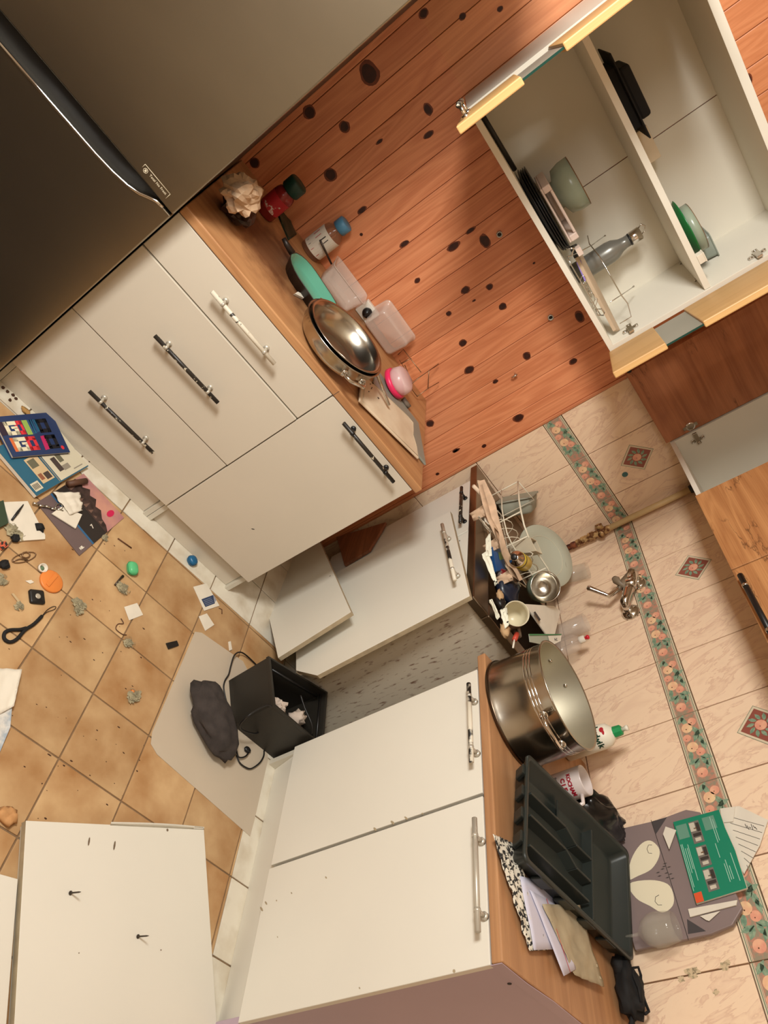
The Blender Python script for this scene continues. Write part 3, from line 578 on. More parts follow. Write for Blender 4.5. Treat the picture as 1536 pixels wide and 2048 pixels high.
# ------------------------------------------------------------------ second wall cabinet on the tiled wall
BY = -0.300; BZ0 = 1.500; BZ1 = 2.10
CB = Thing('wall_cabinet', 'cracked-oak fronted wall cabinet on the tiled wall with its first door swung open', 'cabinet', (0.6, -0.15, BZ0))
CB.part('side_panel', MB().box((0.052, BY, BZ0), (0.068, -0.001, BZ1)), inner, bevel=0.0008)
CB.part('side_panel', MB().box((1.24, BY, BZ0), (1.256, -0.001, BZ1)), inner, bevel=0.0008)
CB.part('partition', MB().box((0.425, BY, BZ0+0.0165), (0.441, -0.001, BZ1-0.0165)), inner, bevel=0.0008)
CB.part('bottom_panel', MB().box((0.069, BY, BZ0), (1.239, -0.001, BZ0+0.016)), inner, bevel=0.0008)
CB.part('top_panel', MB().box((0.069, BY, BZ1-0.016), (1.239, -0.001, BZ1)), inner, bevel=0.0008)
CB.part('back_panel', MB().box((0.069, -0.006, BZ0+0.0165), (0.424, -0.001, BZ1-0.0165)), inner)
CB.part('door', MB().box((0.432, BY-0.020, BZ0-0.003), (0.806, BY-0.001, BZ1)), oakd, bevel=0.0015)
d2b = CB.part('door', MB().box((0.810, BY-0.020, BZ0-0.003), (1.240, BY-0.001, BZ1)), oakd, bevel=0.0015)
pb0 = at(1480, 1150, 1, BY-0.05); pb1 = at(1530, 1232, 1, BY-0.05)
handle(CB, (pb0.x, BY-0.05, pb0.z), (pb0.x+0.26, BY-0.05, pb0.z+0.004), (0, -1, 0), black, d2b, r=0.008, mend=chrome)
oakdy = wood('cracked_oak_shaded', (142, 86, 56), (176, 114, 76), 1, fine=1.3, rough=0.5, rings=5, crack=(70, 40, 24))  # same oak with grain along the door, its shade painted in as darker colour
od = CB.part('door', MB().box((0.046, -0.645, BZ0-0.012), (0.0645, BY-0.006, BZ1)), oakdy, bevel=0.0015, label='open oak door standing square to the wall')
# concealed hinge across the side panel and the open door
hinge(CB, (0.0685, BY+0.034, 1.588), (1, 0, 0), (0, -1, 0)); hinge(CB, (0.0685, BY+0.034, 1.985), (1, 0, 0), (0, -1, 0))
cup = MB(); cc = Vector((0.0648, BY-0.026, 1.588)); cup.lathe([(0.0175, 0.0), (0.0175, 0.002), (0.012, 0.003), (0, 0.003)], cc, (1, 0, 0), 18); cup.box((0.0648, cc.y-.008, cc.z-.026), (0.067, cc.y+.006, cc.z+.026))
CB.part('hinge_cup', cup, chrome, parent=od)
kb = MB().lathe([(0.004, 0), (0.004, 0.012), (0.008, 0.014), (0.008, 0.022), (0, 0.024)], at(1256, 737, 0, 0.065), (1, 0, 0), 12)
CB.part('door_knob', kb, black, parent=od)
# ------------------------------------------------------------------ gas pipe in the corner
GP = Thing('gas_pipe', 'cream painted gas pipe with a brass valve in the tiled corner', 'pipe', (0.035, -0.045, 0.93))
px, py = 0.034, -0.040
cream = mat('cream_paint', (214, 182, 130), 0.5, var=0.06, scale=20); brassd = worn('old_brass', (196, 160, 108), (104, 62, 34), 0.42, 0.58, 60.0, 0.4, 0.5)
GP.part('riser', MB().cyl((px, py, 1.135), (px, py, 1.512), 0.0125, 16), cream)
vb = MB().lathe([(0.010, 0), (0.0155, .006), (0.0155, .020), (0.012, .024), (0.017, .028), (0.017, .052), (0.013, .056), (0.019, .062), (0.019, .084), (0.015, .090), (0.015, .108), (0.020, .112), (0.020, .132), (0.0155, .138), (0.0155, .150), (0.0125, .158)], (px, py, 0.980), (0, 0, 1), 6, smooth=False)
GP.part('valve_body', vb, brassd, bevel=0.001)
GP.part('valve_tap', MB().lathe([(0.011, 0), (0.011, .016), (0.015, .018), (0.015, .034), (0.008, .036), (0, .036)], (px, py, 1.096), (-0.5, -0.87, 0.1), 14), brassd)
GP.part('valve_tee', MB().lathe([(0.012, 0), (0.012, .014), (0.0145, .016), (0.0145, .026), (0, .026)], (px, py, 1.100), (0.95, -0.2, -0.15), 12), brassd)
GP.part('rusty_end', MB().lathe([(0.006, 0), (0.013, .004), (0.012, .02), (0.015, .026), (0.014, .04), (0.010, .048)], (px, py, 0.938), (0, 0, 1), 14), worn('rusty_metal', (132, 70, 36), (70, 30, 18), 0.4, 0.6, 60, 0.8))
GP.part('pipe_clip', MB().lathe([(0.016, 0), (0.018, 0.012), (0.016, 0.024)], (px, py, 1.474), (0, 0, 1), 14), black)
# ------------------------------------------------------------------ wall tap
FA = Thing('wall_tap', 'chrome lever mixer tap on the apple border above the sink', 'tap', (0.40, -0.03, 1.08))
fb = Vector((0.425, -0.045, 1.150)); 
e1 = at(1262, 1225, 1, -0.001); e2 = at(1278, 1168, 1, -0.001)
fm = MB().lathe([(0.034, 0), (0.034, 0.004), (0.026, 0.013), (0.017, 0.018), (0.016, 0.030)], e1, (0, -1, 0), 26)
FA.part('wall_flange', fm, chrome)
FA.part('wall_flange', MB().lathe([(0.030, 0), (0.030, 0.004), (0.024, 0.011), (0.018, 0.016), (0.017, 0.030)], e2, (0, -1, 0), 26), chrome)
a1 = e1+Vector((0, -0.052, 0)); a2 = e2+Vector((0, -0.056, 0)); ctr_ = a1.lerp(a2, 0.68)
bm = MB(); bm.tube([e1+Vector((0, -.02, 0)), e1+Vector((0, -.040, 0)), a1.lerp(a2, .06), a1.lerp(a2, .25), a1.lerp(a2, .45), a1.lerp(a2, .55)], [.0155, .0165, .0185, .0185, .0205, .0225], 18)
bm.tube([e2+Vector((0, -.02, 0)), e2+Vector((0, -.042, 0)), a2+Vector((-.004, 0, 0)), a2.lerp(a1, .18), ctr_], [.0155, .0185, .0215, .0235, .0235], 18)
bm.lathe([(.022, -.020), (.0245, -.012), (.0245, .012), (.020, .020), (.016, .026)], ctr_, (0, -.25, -1), 22)
FA.part('valve_body', bm, chrome)
lv0 = ctr_+Vector((0, -0.006, -0.022)); lv1 = at(1218, 1192, 1, -0.088); lv2 = at(1176, 1175, 1, -0.135)
FA.part('lever', MB().tube([lv0, lv0.lerp(lv1, .5), lv1, lv1.lerp(lv2, 0.12), lv1.lerp(lv2, 0.85), lv2, lv2.lerp(lv1, -.05)], [.012, .0095, .0095, .0075, .0095, .0105, .005], 14), chrome)
g1 = at(1243, 1170, 1, -.075); g2 = at(1228, 1156, 1, -.085)
FA.part('spout_stub', MB().tube([a2+Vector((-.01, 0, 0)), g1, g1.lerp(g2, .7), g2], [.014, .0165, .0155, .010], 16), mat('worn_rubber', (136, 118, 96), 0.5))
# anchors and hook on the pine wall
def anchor(u, v, lab):
    c = at(u, v, 0, 0.0); mb = MB().lathe([(0.0098, 0.0), (0.0098, 0.009), (0.0072, 0.009), (0.0068, 0.002), (0, 0.002)], c, (1, 0, 0), 18, 0)
    mb.lathe([(0.0055, 0.002), (0.0055, 0.004), (0, 0.004)], c, (1, 0, 0), 12, 1); solo('wall_anchor', lab, 'anchor', mb, [silver, black], loc=c)
anchor(998.7, 468, 'round metal anchor in the pine beside a torn brown patch, upper of the two')
anchor(1101, 634, 'round metal anchor in the pine near the cabinet bottom, nearer the tiles')
c = at(1030, 747, 0, 0.0); hk = MB().cyl(c, c+Vector((0.018, 0, 0)), 0.0035, 10).tube([c+Vector((.016, 0, 0.008)), c+Vector((.018, 0, -0.008)), c+Vector((.012, 0.002, -0.016))], 0.003, 8)
solo('wall_screw', 'small dark screw standing out of the pine wall', 'screw', hk, [chrome], loc=c)
# ================================================================== things on the drawer worktop
def ctr(*P):
    s = Vector((0, 0, 0))
    for p in P: s += Vector(p)
    return s/len(P)
def crumple(a, b, c, d, amp, freq=9.0, seed=0, nu=14, nv=14, edge=0.0):
    def fn(u, v): return amp*(mnoise.noise(Vector((u*freq, v*freq, seed)))+0.5*mnoise.noise(Vector((u*freq*2.3, v*freq*2.3, seed+5))))+edge*((u-.5)**2+(v-.5)**2)
    return MB().sheet(a, b, c, d, nu, nv, fn, 0.0008)
b = Vector((0.40, -1.872, ZT))
pouch = MB().blob(b+Vector((0, 0.005, 0.034)), (0.066, 0.054, 0.036), 0.35, 18, 12, 3, crease=.35)
solo('dark_pouch', 'dark crumpled plastic pouch on the worktop against the fridge', 'pouch', pouch, [mat('dark_pouch', (58, 34, 24), 0.35, var=0.3, scale=30)])
bg = MB(); V = []
P0 = [at(u, v, 2, z) for u, v, z in ((433, 383, .90), (441, 368, .93), (470, 362, .94), (473, 342, .975), (501, 341, .99), (507, 375, .965), (494, 405, .935), (476, 398, .915), (449, 393, .895))]
cb_ = ctr(*P0)
bg.blob(cb_+Vector((-0.03, 0.02, -0.008)), (0.072, 0.052, 0.046), 0.40, 22, 14, 11, freq=1.8, crease=.45)
solo('paper_bag', 'crumpled brown paper bag resting on the dark pouch by the fridge', 'paper bag', bg, [mat('pale_kraft', (206, 172, 138), .85, var=.12, scale=14)], loc=tuple(cb_))
# jar with dark green cap
gl_red = mat('red_liquid_plastic', (150, 40, 36), 0.2, var=0.2, scale=15); dgreen = mat('dark_green_cap', (22, 58, 48), 0.45)
j = Vector((0.158, -1.806, ZT)); J = Thing('sauce_jar', 'small clear jar with red contents and a dark green cap, nearest the fridge', 'jar', tuple(j))
J.part('body', MB().lathe([(0.030, 0), (0.034, .004), (0.034, .085), (0.031, .096), (0.024, .104), (0.024, .108)], j, (0, 0, 1), 24), gl_red)
J.part('cap', MB().lathe([(0.030, .106), (0.032, .109), (0.032, .142), (0.029, .146), (0, .146)], j, (0, 0, 1), 20), dgreen)
jl = J.part('label', MB().lathe([(0.0345, .026), (0.0345, .078)], j, (0, 0, 1), 24, cap=False), mat('jar_label_red', (176, 36, 44), 0.5, col2=(214, 196, 186), scale=40, thr=(0.34, 0.38)))
pk = [at(u, v, 2, ZT+0.004) for u, v in ((553, 421), (568, 414), (594, 468), (578, 480))]
solo('green_packet', 'small dark green packet lying between the two jars', 'packet', crumple(*pk, 0.003, 3, 2, 8, 8).sheet(*[p+Vector((0, 0, -0.003)) for p in pk], 2, 2), [mat('green_foil', (44, 62, 44), 0.35, var=0.2)])
j = Vector((0.036, -1.618, ZT)); J = Thing('spice_jar', 'clear jar with a white printed label and a blue lid against the pine wall', 'jar', tuple(j))
J.part('body', MB().lathe([(0.036, 0), (0.040, .005), (0.040, .095), (0.036, .110), (0.024, .122), (0.024, .128)], j, (0, 0, 1), 24), mat('brown_jar', (170, 120, 92), 0.15, var=0.1, alpha=.45))
J.part('lid', MB().lathe([(0.022, .126), (0.027, .128), (0.027, .158), (0.024, .160), (0, .160)], j, (0, 0, 1), 20), mat('blue_lid', (86, 142, 176), 0.45))
lab = MB(); cols = [(0.0405, .018), (0.0405, .100)]
for k in range(15):
    t0, t1 = -1.6+k*0.2, -1.6+(k+1)*0.2
    lab.add([(j.x+.0405*math.cos(t0), j.y+.0405*math.sin(t0), j.z+.018), (j.x+.0405*math.cos(t1), j.y+.0405*math.sin(t1), j.z+.018), (j.x+.0405*math.cos(t1), j.y+.0405*math.sin(t1), j.z+.1), (j.x+.0405*math.cos(t0), j.y+.0405*math.sin(t0), j.z+.1)], [(0, 1, 2, 3)], 0, True)
def onlab(t, z): return (j.x+.0409*math.cos(t), j.y+.0409*math.sin(t), j.z+z)
for t0, t1, z0, z1, mi in ((-.35, .05, .068, .088, 2), (-1.2, -.7, .055, .08, 1), (-.2, .5, .022, .034, 1), (-1.1, -.6, .025, .034, 3)):
    lab.add([onlab(t0, z0), onlab(t1, z0), onlab(t1, z1), onlab(t0, z1)], [(0, 1, 2, 3)], mi)
for k in range(6): lab.add([onlab(-.5, .040+k*.004), onlab(.7, .040+k*.004), onlab(.7, .0415+k*.004), onlab(-.5, .0415+k*.004)], [(0, 1, 2, 3)], 3)
J.part('label', lab, [paper, red, ink, mat('grey_print', (150, 142, 134), .7)])
solo('thin_rod', 'thin dark metal rod leaning from the blue-lidded jar to the clear tub', 'rod', MB().tube([at(640, 480, 2, .905), at(663, 528, 2, .882)], 0.0035, 8), [mat('dark_metal', (70, 58, 48), 0.4, 0.6)])
# teal oval pan
teal = mat('teal_enamel', (96, 164, 138), 0.35, var=0.04); tpan = mat('dark_pan', (44, 34, 28), 0.4)
ax0, ax1 = Vector((0.285, -1.652, 0)), Vector((0.33, -1.475, 0)); dA = (ax1-ax0).normalized(); nA = Vector((-dA.y, dA.x, 0))
def stad(r, z, sh=0.0):
    P = []
    for i in range(11): t = math.pi*i/10; P.append(ax0+dA*(0.05+sh)-dA*(r*math.sin(t)*0.9)+nA*(r*math.cos(t)))
    for i in range(11): t = math.pi*i/10; P.append(ax1-dA*(0.05+sh)+dA*(r*math.sin(t)*0.9)-nA*(r*math.cos(t)))
    return [Vector((p.x, p.y, z)) for p in P]
def loft(mb, rings, mi=0, cap0=True, cap1=True, smooth=True):
    n = len(rings[0]); o = len(mb.v); vs = [p for r in rings for p in r]; fs = []
    for k in range(len(rings)-1):
        for i in range(n): l = (i+1) % n; fs.append([k*n+i, k*n+l, (k+1)*n+l, (k+1)*n+i])
    if cap0: fs.append(list(range(n-1, -1, -1)))
    if cap1: fs.append([(len(rings)-1)*n+i for i in range(n)])
    return mb.add(vs, fs, mi, smooth)
TP = Thing('oval_pan', 'long oval pan with a teal enamel inside, half under the steel pan', 'pan', (0.32, -1.5, ZT))
TP.part('shell', loft(MB(), [stad(.066, ZT+.001), stad(.083, ZT+.034), stad(.086, ZT+.036), stad(.082, ZT+.036), stad(.066, ZT+.008)]), tpan)
TP.part('enamel', loft(MB(), [stad(.0815, ZT+.0358), stad(.0735, ZT+.0340), stad(.0645, ZT+.0095)], cap0=False), teal, label='teal enamel inside')
TP.part('handle', MB().tube([ax0-dA*0.025+Vector((0, 0, ZT+.033)), ax0-dA*0.055+Vector((0.008, 0, ZT+.036)), ax0-dA*.075+Vector((0.012, 0, ZT+.04))], [.011, .009, .007], 10), tpan)
# clear tubs
def rrect(c, X, Y, a, b, r, k=5):
    c = Vector(c); P = []
    for sx, sy, t0 in ((1, 1, 0), (-1, 1, 90), (-1, -1, 180), (1, -1, 270)):
        for i in range(k):
            t = math.radians(t0+90*i/(k-1)); P.append(c+X*(sx*(a-r)+r*math.cos(t))+Y*(sy*(b-r)+r*math.sin(t)))
    return P
def tub(name, label, c, axis, xd, a, b, h, flare=1.15, m=plasticc, cat='container', rim=True):
    z = Vector(axis).normalized(); x = Vector(xd); x = (x-z*x.dot(z)).normalized(); y = z.cross(x); c = Vector(c); mb = MB(); R = []
    for s, t in ((.88, 0), (.97, .012), (1.0, .25), (flare, .96), (flare, 1.0)): R.append(rrect(c+z*(h*t), x, y, a*s, b*s, min(a, b)*.32*s))
    if rim: R += [rrect(c+z*(h*1.0), x, y, a*flare+.004, b*flare+.004, min(a, b)*.36), rrect(c+z*(h*1.0+.003), x, y, a*flare+.004, b*flare+.004, min(a, b)*.36), rrect(c+z*(h*1.0+.003), x, y, a*flare-.001, b*flare-.001, min(a, b)*.34)]
    for s, t in ((1.0, .25), (.95, .03)): R.append(rrect(c+z*(h*t), x, y, a*s-.0015, b*s-.0015, min(a, b)*.3*s))
    loft(mb, R, 0)
    return solo(name, label, cat, mb, [m], loc=tuple(c))
tub('clear_tub', 'upright cloudy clear plastic tub behind the teal pan', (0.095, -1.475, ZT), (0, 0, 1), (0, 1, 0), 0.070, 0.045, 0.072, 1.12)
tub('clear_tub', 'clear plastic tub tipped on its side between the dial box and the wire rack', (0.075, -1.255, ZT+0.052), (-0.93, 0.03, 0.30), (0, 1, 0), 0.076, 0.048, 0.058, 1.08)
KB = Thing('dial_box', 'small white box with a black dial against the pine wall between two clear tubs', 'box', (0.02, -1.338, ZT))
KB.part('case', MB().box((0.002, -1.372, ZT+.001), (0.024, -1.308, ZT+.058)), white, bevel=0.002)
KB.part('dial', MB().lathe([(0.018, 0), (0.017, .010), (0.011, .012), (0.010, .018), (0, .018)], (0.024, -1.340, ZT+.030), (1, 0, 0), 18).box((0.036, -1.343, ZT+.016), (0.044, -1.337, ZT+.044)), black)
# two-handled steel pan, tilted, with a second pan nested in it
PC = Vector((0.492, -1.430, 0.9065)); pax = Vector((0.03, -0.155, 1.0)).normalized()
SP = Thing('steel_pan', 'shiny two-handled stainless pan tilted against the teal pan', 'pan', (0.492, -1.43, ZT))
def pan_prof(r, h, t=0.0015):
    out = [(0.0, -h*.93), (r*.50, -h*.93), (r*.74, -h*.86), (r*.90, -h*.66), (r*.975, -h*.38), (r*.99, -.004), (r*1.03, 0), (r*1.03, .0025)]
    inn = [(r*.985, .001), (r*.965, -h*.38), (r*.89, -h*.64), (r*.73, -h*.83), (r*.5, -h*.90), (0.0, -h*.90)]
    return out+inn
SP.part('bowl', MB().lathe(pan_prof(0.137, 0.068), PC, pax, 48), steel)
def ear(th, c, axis, dirv, r, m, parent=None, w=0.036, out=0.030, name='handle'):
    """riveted loop handle"""
    a = Vector(axis).normalized(); d = Vector(dirv); d = (d-a*d.dot(a)).normalized(); t = a.cross(d); b0 = Vector(c)+d*r-a*.022
    mb = MB().tube([b0-t*w, b0-t*w+d*out*.55+a*.002, b0-t*w*.72+d*out+a*.004, b0+d*(out*1.08)+a*.005, b0+t*w*.72+d*out+a*.004, b0+t*w+d*out*.55+a*.002, b0+t*w], 0.0052, 10)
    for s in (-1, 1):
        mb.lathe([(0.012, -.001), (0.012, .003), (0.008, .004)], b0+t*w*s, d, 12); mb.lathe([(0.0045, .002), (0.004, .006), (0, .0068)], b0+t*w*s-a*.006, d, 10)
    return th.part(name, mb, m, parent=parent)
hd = Vector((0.72, 0.45, 0)); ear(SP, PC, pax, hd, .135, chrome); ear(SP, PC, pax, -hd, .135, chrome)
rv = MB()
for ang in (-.22, .22, math.pi-.22, math.pi+.22):
    d = (hd.normalized()*math.cos(ang)+pax.cross(hd.normalized())*math.sin(ang)); rv.lathe([(.005, 0), (.004, .003), (0, .0036)], PC+d*.129-pax*.018, -d, 10)
SP.part('rivets', rv, chrome, kind='stuff')
N2 = Thing('steel_bowl', 'flat-rimmed stainless bowl nested inside the steel pan', 'bowl', tuple(PC))
N2.part('bowl', MB().lathe([(0.0, -.058), (.07, -.058), (.105, -.045), (.122, -.012), (.126, .006), (.134, .0085), (.134, .0105), (.125, .009), (.120, -.010), (.104, -.042), (.07, -.055), (0, -.055)], PC, pax, 48), steel)
# white chopping board on a grey tray
fr_, fl_, br_, bl_ = at(838, 917, 2, ZT+.016), at(720, 801, 2, ZT+.016), at(827, 842, 2, ZT+.016), at(725, 745, 2, ZT+.016)
tr = [at(849, 932, 2, ZT+.001), at(735, 790, 2, ZT+.001), at(752, 742, 2, ZT+.001), at(834, 848, 2, ZT+.001)]
GT = Thing('grey_tray', 'thin grey tray under the white chopping board', 'tray', tuple(ctr(*tr)))
GT.part('panel', MB().slab(tr, (0, 0, 0.008)), mat('grey_tray', (140, 140, 128), 0.4), bevel=0.003)
def mix(a, b, t): return a.lerp(b, t)
bd = [fl_, fr_, mix(fr_, br_, .30), mix(fr_, br_, .55)+(fl_-fr_)*.04, mix(fr_, br_, .70)+(fl_-fr_)*.02, mix(fr_, br_, .95)+(fl_-fr_)*.0, mix(br_, bl_, .12), mix(br_, bl_, .45), bl_]
CBd = Thing('chopping_board', 'scratched white chopping board at the open end of the drawer worktop', 'chopping board', tuple(ctr(*bd)-Vector((0, 0, .006))))
ivory = mat('ivory_plastic', (222, 204, 176), 0.45, col2=(204, 180, 150), scale=9, thr=(.3, .6))
CBd.part('board', MB().slab(bd, (0, 0, -0.007)), ivory, bevel=0.002)
gr_ = [p.lerp(ctr(*bd), 0.07)+Vector((0, 0, .0004)) for p in bd]
CBd.part('groove', MB().tube(gr_, 0.0012, 5, closed=True), mat('board_groove', (196, 174, 146), .6))
cr = MB()
for u, v, r in ((746, 766, .004), (743, 777, .0025), (738, 783, .0025), (744, 775, .002), (757, 796, .0045), (741, 768, .002)): cr.blob(at(u, v, 2, ZT+.0175), (r*.7, r, .0012), .4, 8, 5, u)
solo('crumbs', 'dark crumbs scattered on the white chopping board', 'crumbs', cr, [mat('crumb', (74, 46, 28), .9)], kind='stuff')
b = Vector((0.255, -1.150, ZT+.0165)); PT = Thing('pink_tub', 'round clear tub with a pink lid lying on the chopping board', 'container', tuple(b))
pax2 = Vector((0.10, 0.10, 1)).normalized()
PT.part('lid', MB().lathe([(0.050, 0), (0.054, .002), (0.054, .014), (0.049, .018)], b+Vector((.0, 0, .002)), pax2, 28), mat('pink_lid', (226, 44, 92), 0.35, var=.05))
PT.part('tub', MB().lathe([(0.047, .016), (0.050, .030), (0.046, .052), (0.036, .058), (0, .058)], b, pax2, 14, smooth=True), mat('clear_pink_plastic', (236, 204, 200), 0.25, var=.02, alpha=.6))
solo('steel_rod', 'straight polished steel rod lying across the chopping board', 'rod', MB().tube([at(744, 722, 2, .905), at(778, 810, 2, .862)], 0.0048, 10), [chrome])
solo('grey_stub', 'small grey plastic stub behind the pink tub', 'cap', MB().cyl(at(806, 798, 2, ZT+.012), at(818, 814, 2, ZT+.012), 0.0095, 12), [mat('grey_plastic', (124, 110, 96), .5)])
solo('white_clip', 'tiny white plastic clip on the worktop in front of the teal pan', 'clip', MB().slab([at(u, v, 2, ZT+.001) for u, v in ((586, 590), (592, 586), (607, 594), (604, 599))], (0, 0, .008)), [paper], bevel=.001)
# wire rack leaning on the wall
wr = MB(); R = 0.0016
def wp(u, v, x): return at(700+u/5.119, 560+v/5.119, 0, x)
for L in ([(492, 765, .015), (545, 710, .02), (728, 946, .09)], [(525, 858, .05), (628, 800, .05)], [(630, 1062, .10), (728, 985, .07), (908, 857, .02)], [(690, 1190, .10), (800, 1110, .06), (910, 1047, .02)], [(808, 930, .06), (798, 1112, .06)], [(548, 1010, .12), (690, 1194, .10)], [(560, 870, .05), (640, 1062, .09)]):
    wr.tube([wp(*p) for p in L], R, 6)
for k in range(7):
    p = wp(560+k*16, 900+k*26, .10); wr.tube([p, p+Vector((-.045, -.02, -.012))], .0008, 5)
solo('wire_rack', 'thin wire rack standing against the pine wall behind the pink tub', 'rack', wr, [mat('dull_wire', (150, 120, 92), .35, .8)])
# ================================================================== inside the open wall cabinet
B0 = AZ0+0.0175; celadon = mat('celadon_glaze', (148, 158, 138), 0.25, var=.06, scale=12); brim = mat('brown_rim', (120, 82, 48), .35)
for k in range(4):
    mb = MB().lathe([(0, .0), (.100, .0), (.130, .0060), (.136, .0098), (.135, .0112), (.128, .0088), (.099, .0040), (0, .0022)], (0.150, -1.317+random.uniform(-.003, .003), B0+.0005+k*.0066), (0, 0, 1), 40)
    solo('black_plate', ('lowest' if k == 0 else 'second lowest' if k == 1 else 'third' if k == 2 else 'topmost')+' black plate of the stack on the cabinet floor', 'plate', mb, [black], group='black plates in the wall cabinet')
z0 = B0+.033+.004
WS = MB(); WS.box((0.07, -1.395, z0), (0.245, -1.215, z0+.006)).box((0.07, -1.395, z0+.006), (0.245, -1.375, z0+.030)).box((0.07, -1.235, z0+.006), (0.245, -1.215, z0+.030)).box((0.07, -1.375, z0+.006), (0.08, -1.235, z0+.030)).box((0.222, -1.375, z0+.022), (0.245, -1.235, z0+.030))
solo('white_stand', 'white plastic stand on top of the black plates', 'stand', WS, [mat('pinkish_white', (226, 204, 190), .5)], bevel=.003)
def bowl(name, label, c, r, h, m=celadon, rm=brim, group=None, foot=.55):
    c = Vector(c); t = Thing(name, label, 'bowl', tuple(c), group=group)
    t.part('body', MB().lathe([(0, .0), (r*foot, .0), (r*foot, .006), (r*.90, h*.22), (r*1.0, h*.60), (r, h*.97), (r*.975, h*.97), (r*.965, h*.60), (r*.86, h*.26), (r*.5, .012), (0, .012)], c, (0, 0, 1), 40), m)
    t.part('rim', MB().lathe([(r*.972, h*.97), (r*.974, h*1.0), (r*1.0, h*1.0), (r*1.003, h*.965)], c, (0, 0, 1), 40, cap=False), rm, label='brown glazed rim'); return t
bowl('celadon_bowl', 'grey-green bowl with a brown rim on the white stand', (0.150, -1.330, z0+.031), .076, .072)
cl = MB().tube([(0.24, -1.205, z0-.012), (0.243, -1.195, z0+.004), (0.235, -1.188, z0-.004), (0.24, -1.178, z0-.016)], .003, 8, 0); cl.box((0.225, -1.192, B0+.0405), (0.250, -1.168, B0+.056), 1)
solo('clothes_peg', 'pinkish peg with a metal spring at the edge of the black plates', 'peg', cl, [chrome, mat('pinkish_white', (226, 204, 190), .5)])
bb = Vector((0.105, -1.075, B0)); BT = Thing('steel_bottle', 'grey drinking bottle with a steel screw cap standing in the wall cabinet', 'bottle', tuple(bb))
BT.part('body', MB().lathe([(.030, 0), (.034, .004), (.034, .120), (.031, .138), (.021, .158), (.018, .172), (.018, .188)], bb, (0, 0, 1), 28), mat('grey_bottle', (128, 126, 118), .28, .3, var=.03))
BT.part('neck_ring', MB().lathe([(.0195, .186), (.0195, .191)], bb, (0, 0, 1), 24), black)
BT.part('cap', MB().lathe([(.020, .192), (.0205, .194), (.0205, .222), (.017, .225), (0, .225)], bb, (0, 0, 1), 24).tube([bb+Vector((.0, -.016, .224)), bb+Vector((.0, -.022, .236)), bb+Vector((0, -.010, .243)), bb+Vector((0, .004, .236)), bb+Vector((0, .006, .225))], .0022, 8), chrome)
# wire plate rack and the flat board in it
wk = MB()
def wc(u, v, x): return at(1100+u/3.523, 380+v/3.523, 0, x)
for L in ([(265, 322, .10), (278, 380, .14), (350, 470, .20), (505, 745, .24), (548, 800, .24), (573, 893, .25), (492, 942, .25)], [(205, 438, .22), (290, 392, .17), (388, 322, .05)], [(425, 790, .24), (500, 742, .20), (590, 680, .10)], [(120, 470, .26), (150, 530, .27), (215, 640, .27), (300, 790, .275), (355, 880, .28)], [(120, 472, .26), (210, 440, .2)]):
    wk.tube([wc(*p) for p in L], .0017, 6)
for u, v, x in ((388, 322, .05), (590, 680, .10)): wk.blob(wc(u, v, x), (.0032,)*3, 0, 8, 6)
solo('plate_rack', 'thin wire plate rack in front of the grey drinking bottle', 'rack', wk, [chrome], loc=tuple(wc(350, 470, .2)))
q = [wc(160, 385, .19), wc(470, 990, .25), wc(498, 980, .24), wc(205, 380, .17)]
FBd = Thing('flat_board', 'narrow beige board with a black end lying in the wire rack', 'board', tuple(ctr(*q)))
FBd.part('board', MB().slab([wc(195, 470, .20), wc(465, 985, .25), wc(495, 985, .23), wc(225, 445, .15)], (0, 0, -.010)), mat('beige_board', (190, 166, 138), .5), bevel=.001)
FBd.part('grip', MB().slab([wc(158, 388, .19), wc(196, 470, .20), wc(226, 446, .15), wc(186, 375, .15)], (0, 0, -.012)), black, bevel=.002)
FBd.part('sticker', MB().slab([wc(186, 512, .203), wc(245, 645, .215), wc(262, 622, .21), wc(212, 495, .20)], (0, 0, .0012)), mat('violet_sticker', (142, 122, 196), .5), label='violet sticker')
kc = MB()
for k in range(5):
    P = [wc(235+k*20+20*math.cos(t*.8+k), 640+k*40+38*math.sin(t*.8+k*2), .262) for t in range(8)]; kc.tube(P, .0012, 5, closed=True)
kc.tube([wc(u, v, .268) for u, v in ((322, 838), (335, 882), (378, 884), (384, 862), (362, 838))], .0024, 6, closed=True)
solo('carabiner', 'metal key clip with wire rings at the cabinet front', 'clip', kc, [chrome])
# upper shelf
S0 = 1.8215
BP = Thing('black_casserole', 'black square-handled pan on the upper cabinet shelf', 'pan', (0.15, -1.455, S0))
BP.part('plate', MB().slab([(0.06, -1.575, S0+.028), (0.24, -1.575, S0+.028), (0.24, -1.335, S0+.028), (0.06, -1.335, S0+.028)], (0, 0, .004)), blackm, bevel=.001)
BP.part('base', MB().slab([(0.08, -1.54, S0+.0005), (0.22, -1.54, S0+.0005), (0.22, -1.37, S0+.0005), (0.08, -1.37, S0+.0005)], (0, 0, .028)), blackm, bevel=.004)
BP.part('lid', MB().slab([(0.085, -1.525, S0+.032), (0.215, -1.525, S0+.032), (0.215, -1.380, S0+.032), (0.085, -1.380, S0+.032)], (0, 0, .030)), blackm, bevel=.008)
solo('paper_box', 'small cream paper box on the upper shelf beside the black pan', 'box', MB().box((0.03, -1.335, S0+.0005), (0.10, -1.235, S0+.052)), [mat('cream_card', (222, 202, 172), .6)], bevel=.002)
dg = Vector((0.17, -1.030, S0)); 
solo('green_dish', 'dark green dish under the celadon bowl on the upper shelf', 'dish', MB().lathe([(0, 0), (.055, 0), (.088, .018), (.092, .022), (.088, .022), (.055, .004), (0, .004)], dg, (0, 0, 1), 36), [mat('bottle_green', (22, 104, 48), .3)])
